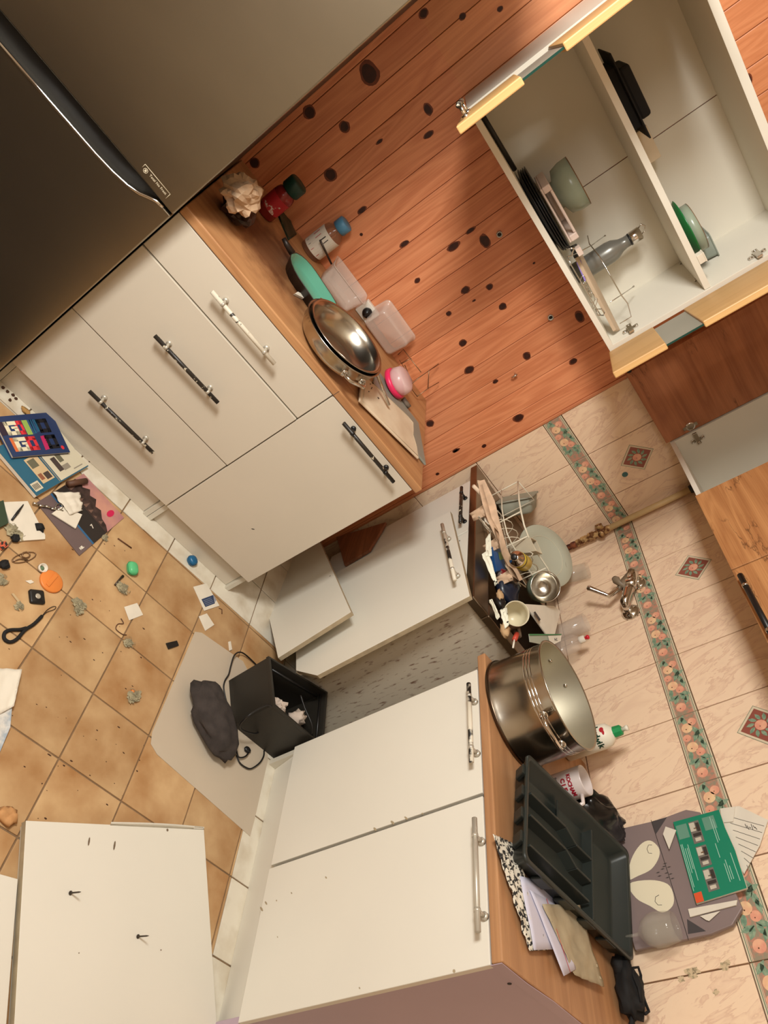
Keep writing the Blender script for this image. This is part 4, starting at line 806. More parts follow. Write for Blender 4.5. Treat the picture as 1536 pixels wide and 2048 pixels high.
bowl('celadon_bowl', 'celadon bowl with a brown rim stacked in the green dish', (0.17, -1.022, S0+.0045), .073, .045)
tub('clear_tub', 'cloudy plastic tub at the right end of the upper cabinet shelf', (0.075, -0.922, S0), (0, 0, 1), (0, 1, 0), 0.034, 0.05, 0.072, 1.1, mat('grey_cloudy_plastic', (150, 158, 146), .3, alpha=.75))
solo('white_clip', 'white plastic clip on the shelf edge below the celadon bowl', 'clip', MB().box((0.255, -0.985, S0+.0005), (0.28, -0.957, S0+.018)).box((0.25, -0.985, S0+.018), (0.28, -0.955, S0+.022)), [paper], bevel=.001)
# ================================================================== things on the sink
ZS = 0.8435; DR = 0.8395
def spt(u, v, z): return at(u, v, 2, z)
rackw = mat('white_coated_wire', (226, 216, 192), .4)
RK = Thing('dish_rack', 'white wire dish rack standing on the steel drainer', 'dish rack', tuple(S(0.25, 0.2, DR)))
TOPL = [(1036, 963), (1038, 1000), (1042, 1023), (1048, 1050), (1056, 1072), (1072, 1102), (1094, 1135), (1100, 1146)]
ZTp = [1.003, 1.002, 1.0, .996, .99, .985, .98, .98]
tp_ = [at(u, v, 2, z-.012) for (u, v), z in zip(TOPL, ZTp)]
bp_ = [Vector((p.x, p.y, DR+.012)) for p in tp_]
md_ = [p.lerp(q, .5) for p, q in zip(tp_, bp_)]
RK.part('top_rail', MB().tube(tp_, .0032, 8), rackw); RK.part('middle_rail', MB().tube(md_, .0025, 6), rackw); RK.part('bottom_rail', MB().tube(bp_, .0025, 6), rackw)
for k in (0, 2, 4, 6): RK.part('upright', MB().tube([tp_[k], md_[k], bp_[k], bp_[k]+Vector((-.03, .07, 0))], .0025, 6), rackw)
bk = Vector((-0.055, 0.225, 0))
RK.part('end_frame', MB().tube([tp_[0], tp_[0]+bk*.55, bp_[0]+bk*.55, bp_[0]], .0022, 6), rackw)
RK.part('base_rail', MB().tube([bp_[0]+bk*.5, bp_[3]+bk*.6, bp_[6]+bk*.5], .0019, 6), rackw)
for k in range(7):
    t = k/6; c = bp_[2].lerp(bp_[6], t)+Vector((-.035, .045, 0)); d = Vector((-.30, .95, 0))
    RK.part('plate_loop', MB().tube([c+d*(.055*math.cos(a*.393))+Vector((0, 0, .012+.062*math.sin(a*.393))) for a in range(9)], .0016, 6), rackw)
for k in range(6):
    c = bp_[0].lerp(bp_[2], k/5)+Vector((-.02, .02, -.004)); RK.part('base_wire', MB().tube([c, c+Vector((-.035, .13, 0))], .0014, 5), rackw)
# grey moulded tray against the wall
sil = mat('grey_silicone', (152, 152, 136), .55, var=.04)
eb = Thing('grey_mould', 'grey rubbery mould with drain holes in the dish rack next to the white plate', 'mould', (0.11, -0.36, DR))
X = Vector((.86, -.5, 0)).normalized(); Y = Vector((.15, .25, .95)).normalized(); Zv = X.cross(Y); Y = Zv.cross(X); g0 = Vector((0.135, -0.375, DR+.060))
mb = MB(); R = [rrect(g0+Zv*(h), X, Y, a, b, .018) for h, a, b in ((.060, .070, .066), (.055, .072, .068), (.008, .062, .058), (0, .054, .050))]
loft(mb, R); eb.part('body', mb, sil)
hl = MB()
for a, b in ((-.03, -.02), (.03, -.025), (0, .01), (.032, .022), (-.03, .026)): disc(hl, g0+X*a+Y*b-Zv*.0006, -Zv, .0035, 8)
eb.part('holes', hl, blackm, kind='stuff')
eb.part('flange', MB().slab(rrect(g0+Zv*.060, X, Y, .084, .074, .02), Zv*.006), sil, bevel=.002)
# plates in the rack
platem = mat('pale_plate', (186, 186, 166), .28, var=.02)
def plate(name, label, c, n, r, m=platem, rimm=None, deep=.02, group=None):
    c = Vector(c); t = Thing(name, label, 'plate', tuple(c), group=group)
    t.part('body', MB().lathe([(0, 0), (r*.55, 0), (r*.66, deep*.55), (r*.97, deep), (r, deep*1.08), (r*.985, deep*1.18), (r*.65, deep*.75), (r*.54, .004), (0, .004)], c, n, 44), m)
    t.part('ring', MB().tube([c+Vector(n).normalized()*(deep*.80)+v*(r*.655) for v in circ(n, 40)], .0010, 5, closed=True), rimm or rackw, label='pale ring around the well'); return t
def circ(n, k):
    n = Vector(n).normalized(); x = n.orthogonal().normalized(); y = n.cross(x); return [x*math.cos(2*math.pi*i/k)+y*math.sin(2*math.pi*i/k) for i in range(k)]
pn = Vector((.34, -.34, .88)).normalized(); pc = Vector((0.245, -0.215, DR+.055))
plate('dinner_plate', 'large pale plate leaning in the dish rack, the nearest of two', pc, pn, .132)
plate('dinner_plate', 'pale plate half hidden behind the nearest plate of the dish rack', pc-pn*.022+Vector((-.02, .012, 0)), pn, .120)
gl = MB().lathe([(.030, 0), (.031, .004), (.0335, .105), (.0325, .105), (.0305, .006), (0, .006)], (0.20, -0.048, DR+.060), (.15, .1, 1), 24)
solo('small_glass', 'small clear glass tucked behind the plates', 'glass', gl, [glassm])
# cutlery holder of the rack
hb = [at(u, v, 2, z) for u, v, z in ((1016, 1087, .885), (1060, 1074, .985), (1072, 1102, .985), (1022, 1110, .885))]
HC = Thing('cutlery_holder', 'white plastic cutlery holder hooked to the front of the dish rack', 'holder', tuple(ctr(*hb)))
mb = MB(); hq = Vector((-.035, .05, 0)); A0, A1, A2, A3 = [Vector(p) for p in hb]
mb.slab([A0, A1, A2, A3], hq.normalized()*.003); mb.slab([A0, A1, A1+hq, A0+hq], (A3-A0).normalized()*.003); mb.slab([A3, A2, A2+hq, A3+hq], (A0-A3).normalized()*.003); mb.slab([A0, A3, A3+hq, A0+hq], (A1-A0).normalized()*.003); mb.slab([A0+hq, A1+hq, A2+hq, A3+hq], hq.normalized()*.003)
HC.part('shell', mb, mat('cream_plastic', (222, 208, 180), .4), bevel=.001)
HC.part('slot_frame', MB().tube([A3.lerp(A2, .45)+Vector((.006, -.004, 0)), A3.lerp(A2, .80)+Vector((.006, -.004, 0)), A3.lerp(A2, .88)+Vector((.014, -.002, 0)), A3.lerp(A2, .80)+Vector((.022, 0, 0)), A3.lerp(A2, .45)+Vector((.022, 0, 0))], .0018, 6), rackw)
# spray can
cn0, cn1 = at(1028, 1114, 2, .958), at(1075, 1143, 2, .925); cax = (cn1-cn0).normalized()
SCn = Thing('spray_can', 'yellow spray can with a silver dome lying among the dishes', 'can', tuple(cn0))
SCn.part('nozzle', MB().lathe([(.007, 0), (.010, .002), (.010, .010), (.0065, .012), (.0065, .016)], cn0-cax*.004, cax, 14), black)
SCn.part('dome', MB().lathe([(.009, .010), (.013, .012), (.014, .017), (.0235, .026), (.0265, .032), (.0265, .036)], cn0, cax, 24), chrome)
SCn.part('body', MB().lathe([(.0255, .036), (.027, .040), (.027, .125), (.024, .130)], cn0, cax, 24), mat('yellow_can', (216, 190, 62), .35, col2=(150, 150, 80), scale=45, thr=(.36, .4)))
SCn.part('stripe', MB().lathe([(.0272, .052), (.0274, .054), (.0274, .060), (.0272, .062)], cn0, cax, 24, cap=False), mat('dark_stripe', (70, 62, 40), .4))
# mint pot with steel inside
bx = (CAM-Vector((.60, -.37, .95))).normalized(); bax = (bx+Vector((-.10, .16, .30))).normalized(); bc = at(1091, 1173, 2, .955)
MP = Thing('mint_pot', 'mint green pot lying with its polished steel inside to the room', 'pot', tuple(bc))
mint = mat('mint_enamel', (150, 170, 146), .35, var=.03)
MP.part('shell', MB().lathe([(0, -.078), (.034, -.078), (.046, -.066), (.0525, -.030), (.0525, 0), (.0525, .001)], bc, bax, 40, cap=False), mint)
MP.part('liner', MB().lathe([(.0525, 0), (.052, .0025), (.0495, .0015), (.047, -.022), (.040, -.048), (.026, -.062), (0, -.066)], bc, bax, 40, cap=False), steel, label='polished steel inside')
gq = Vector((0.195, -0.118, ZS+.008)); solo('water_glass', 'clear water glass beside the mint pot at the tiled wall', 'glass', MB().lathe([(.027, 0), (.028, .004), (.0345, .100), (.0335, .1005), (.031, .060), (.0265, .008), (0, .008)], gq+Vector((.02, .01, 0)), (.1, .08, 1), 24), [glassm], loc=tuple(gq))
# torn brown paper sack edge across the sink
pr = [((955, 962, .925), (967, 962, .945)), ((966, 1010, .925), (996, 1002, .955)), ((975, 1040, .92), (1003, 1030, .955)), ((993, 1075, .918), (1006, 1066, .95)), ((1004, 1108, .915), (1016, 1098, .948)), ((1018, 1140, .912), (1034, 1132, .945)), ((1030, 1165, .91), (1048, 1158, .94))]
mb = MB(); V = []
for lo, hi in pr:
    a, b = at(*lo[:2], 2, lo[2]), at(*hi[:2], 2, hi[2]); b = a.lerp(b, .55)
    for k in range(5): V.append(a.lerp(b, k/4)+Vector((mnoise.noise(a*40+Vector((k, 0, 0)))*.010, mnoise.noise(b*40+Vector((0, k, 0)))*.010, .012*math.sin(k*1.9)+.006*mnoise.noise(a*70+Vector((k, k, 0))))))
n = len(pr); o2 = len(V); V += [p+Vector((.0, .001, -.0014)) for p in V]; fs = []
for i in range(n-1):
    for k in range(4): q = [i*5+k, i*5+k+1, (i+1)*5+k+1, (i+1)*5+k]; fs += [q, [x+o2 for x in q[::-1]]]
mb.add(V, fs, 0, True); mb.v = mb.v
legs = [pr[0], pr[3], pr[6]]
for lo, hi in pr[1::2]:
    a = at(*lo[:2], 2, lo[2]); mb.sheet(a, a+Vector((.02, .03, 0)), a+Vector((.015, .03, -.055)), a+Vector((0, .005, -.055)), 3, 3, lambda u, v: .004*math.sin(u*7+v*5))
solo('torn_paper_sack', 'torn folded brown paper sack edge lying across the front of the sink', 'paper sack', mb, [mat('sack_paper', (218, 184, 152), .8, var=.14, scale=30)])
rt = MB().tube([at(947, 972, 2, .918), at(990, 1016, 2, .915)], .0065, 12); rt.tube([at(985, 1012, 2, .922), at(990, 1010, 2, .93), at(992, 1020, 2, .925)], .004, 6)
solo('paper_roll', 'thin rolled paper tube sticking out over the sink front', 'tube', rt, [mat('roll_paper', (222, 196, 170), .75)])
# blue packet, navy bag, scraps in the basin
bl = mat('blue_packet', (34, 84, 140), .4, var=.05)
q = [at(u, v, 2, z) for u, v, z in ((983, 1086, .892), (1000, 1079, .90), (1012, 1139, .885), (993, 1142, .878))]
BL = Thing('blue_packet', 'bright blue packet with a green picture in the sink clutter', 'packet', tuple(ctr(*q)-Vector((0, 0, .02))))
BL.part('box', MB().slab(q, (-.006, .01, -.022)), bl, bevel=.001)
w_ = lambda a, b: (q[0].lerp(q[1], a)).lerp(q[3].lerp(q[2], a), b)+Vector((.0006, -.0006, .0012))
BL.part('picture', MB().flat([w_(.50, .40), w_(.92, .40), w_(.92, .66), w_(.50, .66)]).flat([w_(.62, .44), w_(.82, .44), w_(.82, .60), w_(.62, .60)], 1).flat([w_(.40, .06), w_(.85, .08), w_(.85, .22), w_(.40, .2)], 2), [mat('packet_green', (110, 140, 80), .5), mat('packet_cream', (206, 196, 150), .5), mat('packet_pale', (150, 160, 170), .5)])
nv = MB().blob(at(1014, 1178, 2, .862)+Vector((0, 0, .0)), (.058, .050, .034), .4, 16, 10, 21)
solo('navy_bag', 'dark navy plastic bag with a red corner sunk in the basin', 'bag', nv, [mat('navy_film', (26, 32, 48), .3, col2=(120, 34, 40), scale=14, thr=(.30, .33))])
nv = MB().blob(at(1006, 1150, 2, .875), (.030, .026, .018), .5, 12, 8, 5); solo('foil_scrap', 'crumpled grey and red foil between the blue packet and the navy bag', 'foil', nv, [mat('grey_red_foil', (130, 112, 102), .3, .3, col2=(130, 36, 40), scale=40, thr=(.45, .5))])
wsc = mat('blotched_wrap', (226, 224, 204), .6, col2=(40, 36, 30), scale=60, thr=(.33, .36))
def scrap(name, label, cat, pts, z, m, amp=.004, dz=0.012, seed=0):
    q = [at(u, v, 2, z+dz*(i in (1, 2))) for i, (u, v) in enumerate(pts)]; return solo(name, label, cat, crumple(*q, amp, 4, seed, 8, 8), [m])
scrap('plastic_wrap', 'white wrapper with black speckles near the blue packet', 'wrapper', ((971, 1078), (981, 1064), (984, 1112), (972, 1112)), .905, wsc, .004, .014, 2)
scrap('plastic_wrap', 'long white crumpled wrapper along the front of the sink basin', 'wrapper', ((964, 1108), (976, 1100), (996, 1166), (990, 1172)), .90, wsc, .006, .012, 3)
scrap('paper_scrap', 'torn pale paper scrap under the paper tube at the sink front', 'paper', ((967, 1016), (985, 1030), (978, 1050), (970, 1042)), .905, paper, .005, .012, 4)
scrap('paper_strip', 'thin curled white paper strip above the sink edge', 'paper', ((955, 1035), (958, 1032), (984, 1064), (980, 1067)), .905, paper, .006, .01, 5)
scrap('plastic_wrap', 'white and black folded wrapper next to the cream mug', 'wrapper', ((978, 1200), (984, 1198), (1000, 1234), (994, 1240)), .893, wsc, .004, .012, 6)
scrap('plastic_wrap', 'pale strips of wrapper beside the mouth of the cream mug', 'wrapper', ((1000, 1220), (1014, 1214), (1018, 1250), (1010, 1258)), .893, wsc, .006, .014, 9)
bkp = MB().blob(at(1000, 1205, 2, .885), (.024, .02, .016), .4, 12, 8, 8); solo('black_wrap', 'crumpled black film next to the cream mug', 'wrapper', bkp, [black])
bkp = MB().blob(at(1000, 1191, 2, .893), (.020, .015, .010), .5, 12, 8, 14); solo('paper_ball', 'crumpled tan paper ball above the black film', 'paper', bkp, [kraft])
bkp = MB().blob(at(1010, 1260, 2, .885), (.026, .018, .012), .5, 12, 8, 15); solo('paper_ball', 'crumpled tan paper at the front right corner of the sink', 'paper', bkp, [kraft])
# cream mug lying with its mouth to the front
mx_ = (at(1032, 1227, 2, .915)-at(1052, 1247, 2, .895)).normalized(); mc = at(1033, 1227, 2, .912)
mgm = mat('cream_mug', (216, 204, 172), .3); mgo = mat('brown_mug_glaze', (120, 98, 78), .3)
MG = Thing('cream_mug', 'cream mug with a brown outside lying on its side in the sink', 'mug', tuple(mc))
max_ = (Vector((.55, -.60, .55))).normalized()
MG.part('body', MB().lathe([(0, -.088), (.030, -.088), (.036, -.080), (.0395, -.01), (.040, 0)], mc, max_, 32, cap=False), mgo)
MG.part('inside', MB().lathe([(.040, 0), (.0395, .0018), (.037, .0015), (.036, -.02), (.033, -.078), (0, -.082)], mc, max_, 32, cap=False), mgm, label='cream inside')
MG.part('handle', MB().tube([mc-max_*.02+Vector((.02, .035, -.01)), mc-max_*.026+Vector((.035, .055, -.016)), mc-max_*.055+Vector((.035, .055, -.016)), mc-max_*.065+Vector((.02, .032, -.012))], .005, 8), mgo)
# envelope with a printed label
q = [at(u, v, 2, z) for u, v, z in ((1049, 1208, .905), (1108, 1212, .93), (1121, 1222, .93), (1110, 1268, .905), (1092, 1268, .892))]
EV = Thing('document', 'white folded document with a black printed box behind the cream mug', 'document', tuple(ctr(*q)-Vector((0, 0, .03))))
ne = (q[1]-q[0]).cross(q[3]-q[0]).normalized(); ne = ne if ne.z > 0 else -ne
EV.part('sheet', MB().slab(q, -ne*.004), paper)
EV.part('printed_box', MB().slab([at(u, v, 2, z)+ne*.002 for u, v, z in ((1066, 1225, .9095), (1069, 1223, .911), (1080, 1239, .9085), (1077, 1243, .906))], ne*.0006), ink)
# zip bag with green stripe
q = [at(u, v, 2, z) for u, v, z in ((1058, 1268, .90), (1122, 1268, .935), (1120, 1282, .93), (1100, 1292, .91), (1060, 1284, .895))]
ZBg = Thing('zip_bag', 'clear bag with a green stripe and a white printed label behind the stockpot', 'bag', tuple(ctr(*q)-Vector((0, 0, .04))))
ne = (q[1]-q[0]).cross(q[3]-q[0]).normalized(); ne = ne if ne.z > 0 else -ne
ZBg.part('film', MB().slab(q, -ne*.002), mat('bag_film', (196, 200, 180), .25, alpha=.6))
ZBg.part('stripe', MB().slab([q[0]+ne*.001, q[1]+ne*.001, q[1].lerp(q[2], .15)+ne*.001, q[0].lerp(q[4], .2)+ne*.001], ne*.0008), mat('green_stripe', (70, 130, 84), .4))
lq = [q[0].lerp(q[1], .55)+(q[4]-q[0])*.25+ne*.0018, q[1]+(q[2]-q[1])*.2+ne*.0018, q[2]+ne*.0018, q[3]+ne*.0018]
ZBg.part('label', MB().slab(lq, ne*.0006), paper)
text(None, 'A-Z', .012, ctr(*lq)+ne*.003, q[1]-q[0], q[0]-q[4], ink, ZBg.e, ZBg.I)
# clear bottle with white cap and red nozzle
b = Vector((0.612, -0.098, ZS)); CBt = Thing('clear_bottle', 'empty clear squeeze bottle with a white cap and red nozzle behind the stockpot', 'bottle', tuple(b))
CBt.part('body', MB().lathe([(.030, 0), (.034, .004), (.034, .060), (.030, .078), (.016, .090), (.012, .094)], b, (0, 0, 1), 24), mat('thin_clear_plastic', (232, 216, 200), .10, alpha=.24, spec=1.0))
CBt.part('cap', MB().lathe([(.0125, .088), (.0135, .090), (.0125, .108), (.010, .110), (0, .110)], b, (0, 0, 1), 16), paper)
CBt.part('nozzle', MB().lathe([(.0055, .110), (.0055, .116), (.0085, .117), (.0075, .124), (.004, .126), (0, .126)], b, (0, 0, 1), 14), mat('red_nozzle', (214, 30, 48), .4))
tb = at(1150, 1262, 1, -.10); solo('clear_tumbler', 'tall cloudy clear tumbler left of the red-nozzled bottle', 'tumbler', MB().lathe([(.030, 0), (.031, .003), (.034, .125), (.033, .1255), (.030, .005), (0, .005)], (0.535, -0.092, ZS), (0, 0, 1), 24), [mat('thin_clear_plastic', (232, 216, 200), .10)])
sc_ = MB().tube([at(1026, 1296, 2, .872), at(1029, 1278, 2, .878)], .003, 8, 0).tube([at(1029, 1280, 2, .878), at(1034, 1268, 2, .884)], .008, 10, 1)
solo('small_brush', 'small brush with an orange-red collar at the sink corner by the stockpot', 'brush', sc_, [paper, mat('orange_red', (196, 70, 50), .5)])
# ================================================================== things on the right worktop
WZ = ZT+.0005
p0 = Vector((1.140, -.462, WZ)); PR, PH = .150, .166
SPt = Thing('stockpot', 'large stainless stockpot with riveted handles at the end of the right worktop', 'pot', tuple(p0))
SPt.part('body', MB().lathe([(0, 0), (PR-.012, 0), (PR+.002, .004), (PR+.003, .012), (PR-.002, .018), (PR-.002, PH-.006), (PR+.003, PH), (PR+.002, PH+.003), (PR-.003, PH+.001)], p0, (0, 0, 1), 64, cap=False).lathe([(PR-.003, PH+.001), (PR-.004, .02), (PR-.02, .008), (0, .008)], p0, (0, 0, 1), 64, 1, cap=False), [mat('pot_steel', (186, 178, 164), .22, 1.0, var=.12, scale=5, bump=.05, bscale=40), mat('pot_inside', (190, 182, 160), .5, .8, var=.06, scale=6)])
SPt.part('base_ring', MB().lathe([(PR+.0035, .002), (PR+.005, .004), (PR+.005, .010), (PR+.0035, .012)], p0, (0, 0, 1), 64, cap=False), mat('pot_base', (96, 80, 66), .3, 1.0))
hd2 = Vector((.80, -.32, 0))
for s in (1, -1): ear(SPt, p0+Vector((0, 0, PH-.012)), (0, 0, 1), hd2*s, PR, chrome, w=.045, out=.032)
rv = MB()
for ang in (-.3, .3, math.pi-.3, math.pi+.3):
    h_ = hd2.normalized(); d = h_*math.cos(ang)+Vector((-h_.y, h_.x, 0))*math.sin(ang); rv.lathe([(.006, 0), (.005, .003), (0, .004)], p0+d*(PR-.004)+Vector((0, 0, PH-.04)), -d, 10)
SPt.part('rivets', rv, chrome, kind='stuff')
bn = MB()
for z in (.115, .124, .133): bn.lathe([(PR-.0018, z-.0022), (PR-.0012, z-.001), (PR-.0012, z+.001), (PR-.0018, z+.0022)], p0, (0, 0, 1), 64, cap=False)
SPt.part('polished_bands', bn, chrome, kind='stuff')
# detergent bottle
b = Vector((1.050, -0.145, 0.62)); b = Vector((1.058, -0.145, WZ)); DB = Thing('detergent_bottle', 'white dish soap bottle with a green cap behind the stockpot', 'bottle', tuple(b))
detm = mat('white_bottle', (232, 224, 204), .35, var=.01)
DB.part('body', MB().lathe([(.032, 0), (.037, .005), (.037, .125), (.033, .145), (.020, .158), (.013, .162), (.013, .168)], b, (0, 0, 1), 28), detm)
DB.part('cap', MB().lathe([(.0135, .160), (.017, .162), (.0155, .184), (.012, .187), (0, .187)], b, (0, 0, 1), 8, smooth=False), mat('green_cap', (34, 150, 84), .4))
DB.part('nozzle', MB().lathe([(.0065, .187), (.0065, .197), (.0085, .199), (.0085, .206), (0, .207)], b, (0, 0, 1), 14), detm)
body = [c for c in DB.e.children if c.name.startswith('body')][0]
tdir = math.atan2(CAM.y-b.y, CAM.x-b.x)
def curved_text(s, size, ang0, step, R, z, m, parent, inv, base, bold=0.0):
    for i, ch in enumerate(s):
        if ch == ' ': continue
        t = ang0+i*step; n = Vector((math.cos(t), math.sin(t), 0)); text(None, ch, size, base+n*(R+.0006)+Vector((0, 0, z)), Vector((-n.y, n.x, 0)), (0, 0, 1), m, parent, inv, bold=bold)
curved_text('Ludwik', .026, tdir-.80, .30, .037, .118, mat('dark_green_ink', (18, 58, 40), .5), body, DB.I, b, .0008)
rm_ = MB()
for t0, z0, sx, sz in ((tdir-.55, .143, .22, .007), (tdir-.3, .146, .2, .004)):
    P = [b+Vector(((.0366)*math.cos(t0+sx*math.cos(a*.52)), .0366*math.sin(t0+sx*math.cos(a*.52)), z0-.006+sz*math.sin(a*.52))) for a in range(12)]; rm_.flat(P)
DB.part('red_emblem', rm_, red, parent=body)
# white mug with red print
b = Vector((1.262, -.262, WZ+.0)); mgr = .041; MR = Thing('printed_mug', 'white mug with red and black lettering between the stockpot and the dark tray', 'mug', tuple(b))
lil = mat('cool_white_china', (216, 202, 196), .25)
mt = Vector((.12, .05, 1)).normalized()
mbd = MR.part('body', MB().lathe([(0, 0), (.036, 0), (.040, .004), (.041, .092), (.0405, .095), (.0375, .094), (.037, .006), (0, .006)], b, (0, 0, 1), 36), lil)
mdir = math.atan2(CAM.y-b.y, CAM.x-b.x)
MR.part('handle', MB().tube([b+Vector((.041*math.cos(mdir+.9), .041*math.sin(mdir+.9), .078)), b+Vector((.066*math.cos(mdir+.9), .066*math.sin(mdir+.9), .078)), b+Vector((.074*math.cos(mdir+.9), .074*math.sin(mdir+.9), .05)), b+Vector((.064*math.cos(mdir+.9), .064*math.sin(mdir+.9), .024)), b+Vector((.040*math.cos(mdir+.9), .040*math.sin(mdir+.9), .022))], .0058, 10), lil, parent=None)
rdk = mat('dark_red_print', (156, 20, 40), .5)
curved_text('KOCHAM', .0150, mdir-.62, .25, .041, .062, rdk, mbd, MR.I, b, .0006); curved_text('CIE', .0165, mdir-.40, .28, .041, .044, rdk, mbd, MR.I, b, .0008)
curved_text('najdluzej', .0135, mdir-.70, .165, .041, .026, ink, mbd, MR.I, b)
# black bag behind the tray
bb_ = MB().blob(Vector((1.288, -.118, WZ+.050)), (.060, .112, .058), .40, 24, 14, 31, freq=2.6)
bb_.v = [Vector((p.x, min(p.y, -.004), max(p.z, WZ+.0003))) for p in bb_.v]
solo('black_bag', 'shiny black plastic bag slumped between the printed mug and the tiles', 'bag', bb_, [mat('black_film', (18, 17, 17), .22)])
# cutlery tray
dgt = mat('dark_grey_plastic', (44, 48, 44), .42, var=.05, scale=6)
A, B_, C_, D_ = at(1057, 1512, 2, .893), at(1255, 1705, 2, .926), at(1264, 1918, 2, .892), at(1052, 1716, 2, .888)
TRv = Thing('cutlery_tray', 'big dark grey plastic cutlery tray lying tilted on papers', 'tray', tuple(ctr(A, B_, C_, D_)-Vector((0, 0, .05))))
tn = (D_-A).cross(B_-A).normalized(); tn = tn if tn.z > 0 else -tn
def T(u, v, d, ins=0.0):
    """u: 0..1 along x (A to D), v: 0..1 along y (A to B), d: depth below the rim"""
    u = ins+u*(1-2*ins); v = ins*.6+v*(1-1.2*ins); p = (A*(1-u)+D_*u)*(1-v)+(B_*(1-u)+C_*u)*v; return p-tn*d
def ring(d, ins, r=.035, k=5):
    P = []
    for su, sv, t0 in ((1, 1, 0), (0, 1, 90), (0, 0, 180), (1, 0, 270)):
        for i in range(k):
            t = math.radians(t0+90*i/(k-1)); cu = (1-r*1.6 if su else r*1.6); cv = (1-r if sv else r); P.append(T(cu+r*1.6*math.cos(t), cv+r*math.sin(t), d, ins))
    return P
mb = loft(MB(), [ring(.050, .07), ring(.046, .05), ring(.006, -.004), ring(.006, -.022), ring(-.001, -.022), ring(-.001, .010), ring(.004, .016), ring(.040, .055), ring(.0445, .07)])
TRv.part('shell', mb, dgt)
def wallT(u0, v0, u1, v1, h0=.012, w=.006, h1=None):
    a0, a1 = T(u0, v0, .044), T(u1, v1, .044); b0, b1 = T(u0, v0, h0), T(u1, v1, h0 if h1 is None else h1); d = (a1-a0).normalized(); s = d.cross(tn)*w*.5
    return MB().slab([a0-s, a1-s, b1-s, b0-s], s*2)
for L in ((.30, .07, .30, .40), (.52, .07, .52, .40), (.30, .40, .38, .50), (.52, .40, .60, .50), (.38, .50, .38, .64), (.60, .50, .60, .64), (.80, .07, .80, .62), (.07, .66, .93, .66), (.38, .64, .38, .66)):
    TRv.part('divider', wallT(*L), dgt, bevel=.002)
TRv.part('divider', MB().slab([T(.07, .34, .02), T(.30, .34, .02), T(.30, .42, .043), T(.07, .42, .043)], -tn*.003), dgt, bevel=.001)
for k in range(4):
    u = .16+k*.22; q0 = [T(u-.05, -.035, .004), T(u+.05, -.035, .004), T(u+.05, -.005, .036), T(u-.05, -.005, .036)]
    TRv.part('side_rib', MB().slab(q0, (T(u, .03, .01)-T(u, -.035, .01))*.5), dgt, bevel=.003)
for k in range(4):
    v = .2+k*.2; q0 = [T(1.03, v-.05, .004), T(1.03, v+.05, .004), T(1.0, v+.05, .036), T(1.0, v-.05, .036)]
    TRv.part('side_rib', MB().slab(q0, (T(.97, v, .01)-T(1.03, v, .01))*.5), dgt, bevel=.003)
# cloth and papers under the tray
lace = mat('black_lace_print', (222, 214, 196), .9, col2=(44, 42, 40), scale=120, thr=(.45, .50), detail=2)
q = [at(u, v, 2, z) for u, v, z in ((986, 1668, WZ+.012), (1030, 1688, WZ+.012), (1095, 1900, WZ+.012), (1060, 1902, WZ+.010))]
solo('patterned_cloth', 'black and white patterned cloth under the left side of the dark tray', 'cloth', crumple(*q, .006, 9, 5, 14, 26), [lace])
pl = mat('bluish_paper', (204, 200, 214), .8, var=.02)
for i, (lab, pts, z, m) in enumerate((('white sheet sticking out next to the patterned cloth', ((1040, 1752), (1110, 1770), (1120, 1898), (1068, 1900)), WZ+.014, pl), ('white sheet with a red ruled line, sticking out furthest below the tray', ((1060, 1780), (1130, 1820), (1152, 1938), (1128, 1952)), WZ+.018, pl))):
    q = [at(u, v, 2, z) for u, v in pts]; t = Thing('paper_sheet', lab, 'paper', tuple(ctr(*q)))
    t.part('sheet', crumple(*q, .002, 2, i+7, 8, 8), m)
    if i: t.part('ruled_line', MB().tube([q[0].lerp(q[1], .42).lerp(q[3].lerp(q[2], .42), k/6)+Vector((0, 0, .0032)) for k in range(7)], .0006, 4), red)
q = [at(u, v, 2, z) for u, v, z in ((1085, 1808, WZ+.024), (1160, 1810, WZ+.03), (1208, 1974, WZ+.020), (1150, 1950, WZ+.018))]
mb = crumple(*q, .006, 5, 12, 14, 14); 
solo('torn_parchment', 'torn greyish baking parchment sticking out below the dark tray', 'parchment', mb, [mat('parchment', (182, 166, 136), .7, var=.15, scale=14)])
# black cable bundle at the wall
kb_ = MB(); c0 = Vector((1.690, -.055, WZ+.028))
kb_.blob(c0, (.060, .040, .030), .5, 18, 12, 41); kb_.blob(c0+Vector((-.052, -.01, -.004)), (.030, .03, .022), .3, 14, 9, 42)
kb_.tube([c0+Vector((.03, .0, .005)), c0+Vector((.062, .006, -.01)), c0+Vector((.08, .008, -.02))], .007, 8); kb_.tube([c0+Vector((-.05, -.005, 0)), c0+Vector((-.085, .0, .0)), c0+Vector((-.10, .01, .01))], .010, 8)
kb_.tube([c0+Vector((.05*math.cos(a*.6), .005+.022*math.sin(a*.6), .026+.006*math.sin(a*1.7))) for a in range(10)], .0035, 6)
kb_.v = [Vector((p.x, min(p.y, -.002), max(p.z, WZ+.0002))) for p in kb_.v]
solo('black_cable_bundle', 'bundled black cable with plugs on the worktop end against the tiles', 'cable', kb_, [blackm])
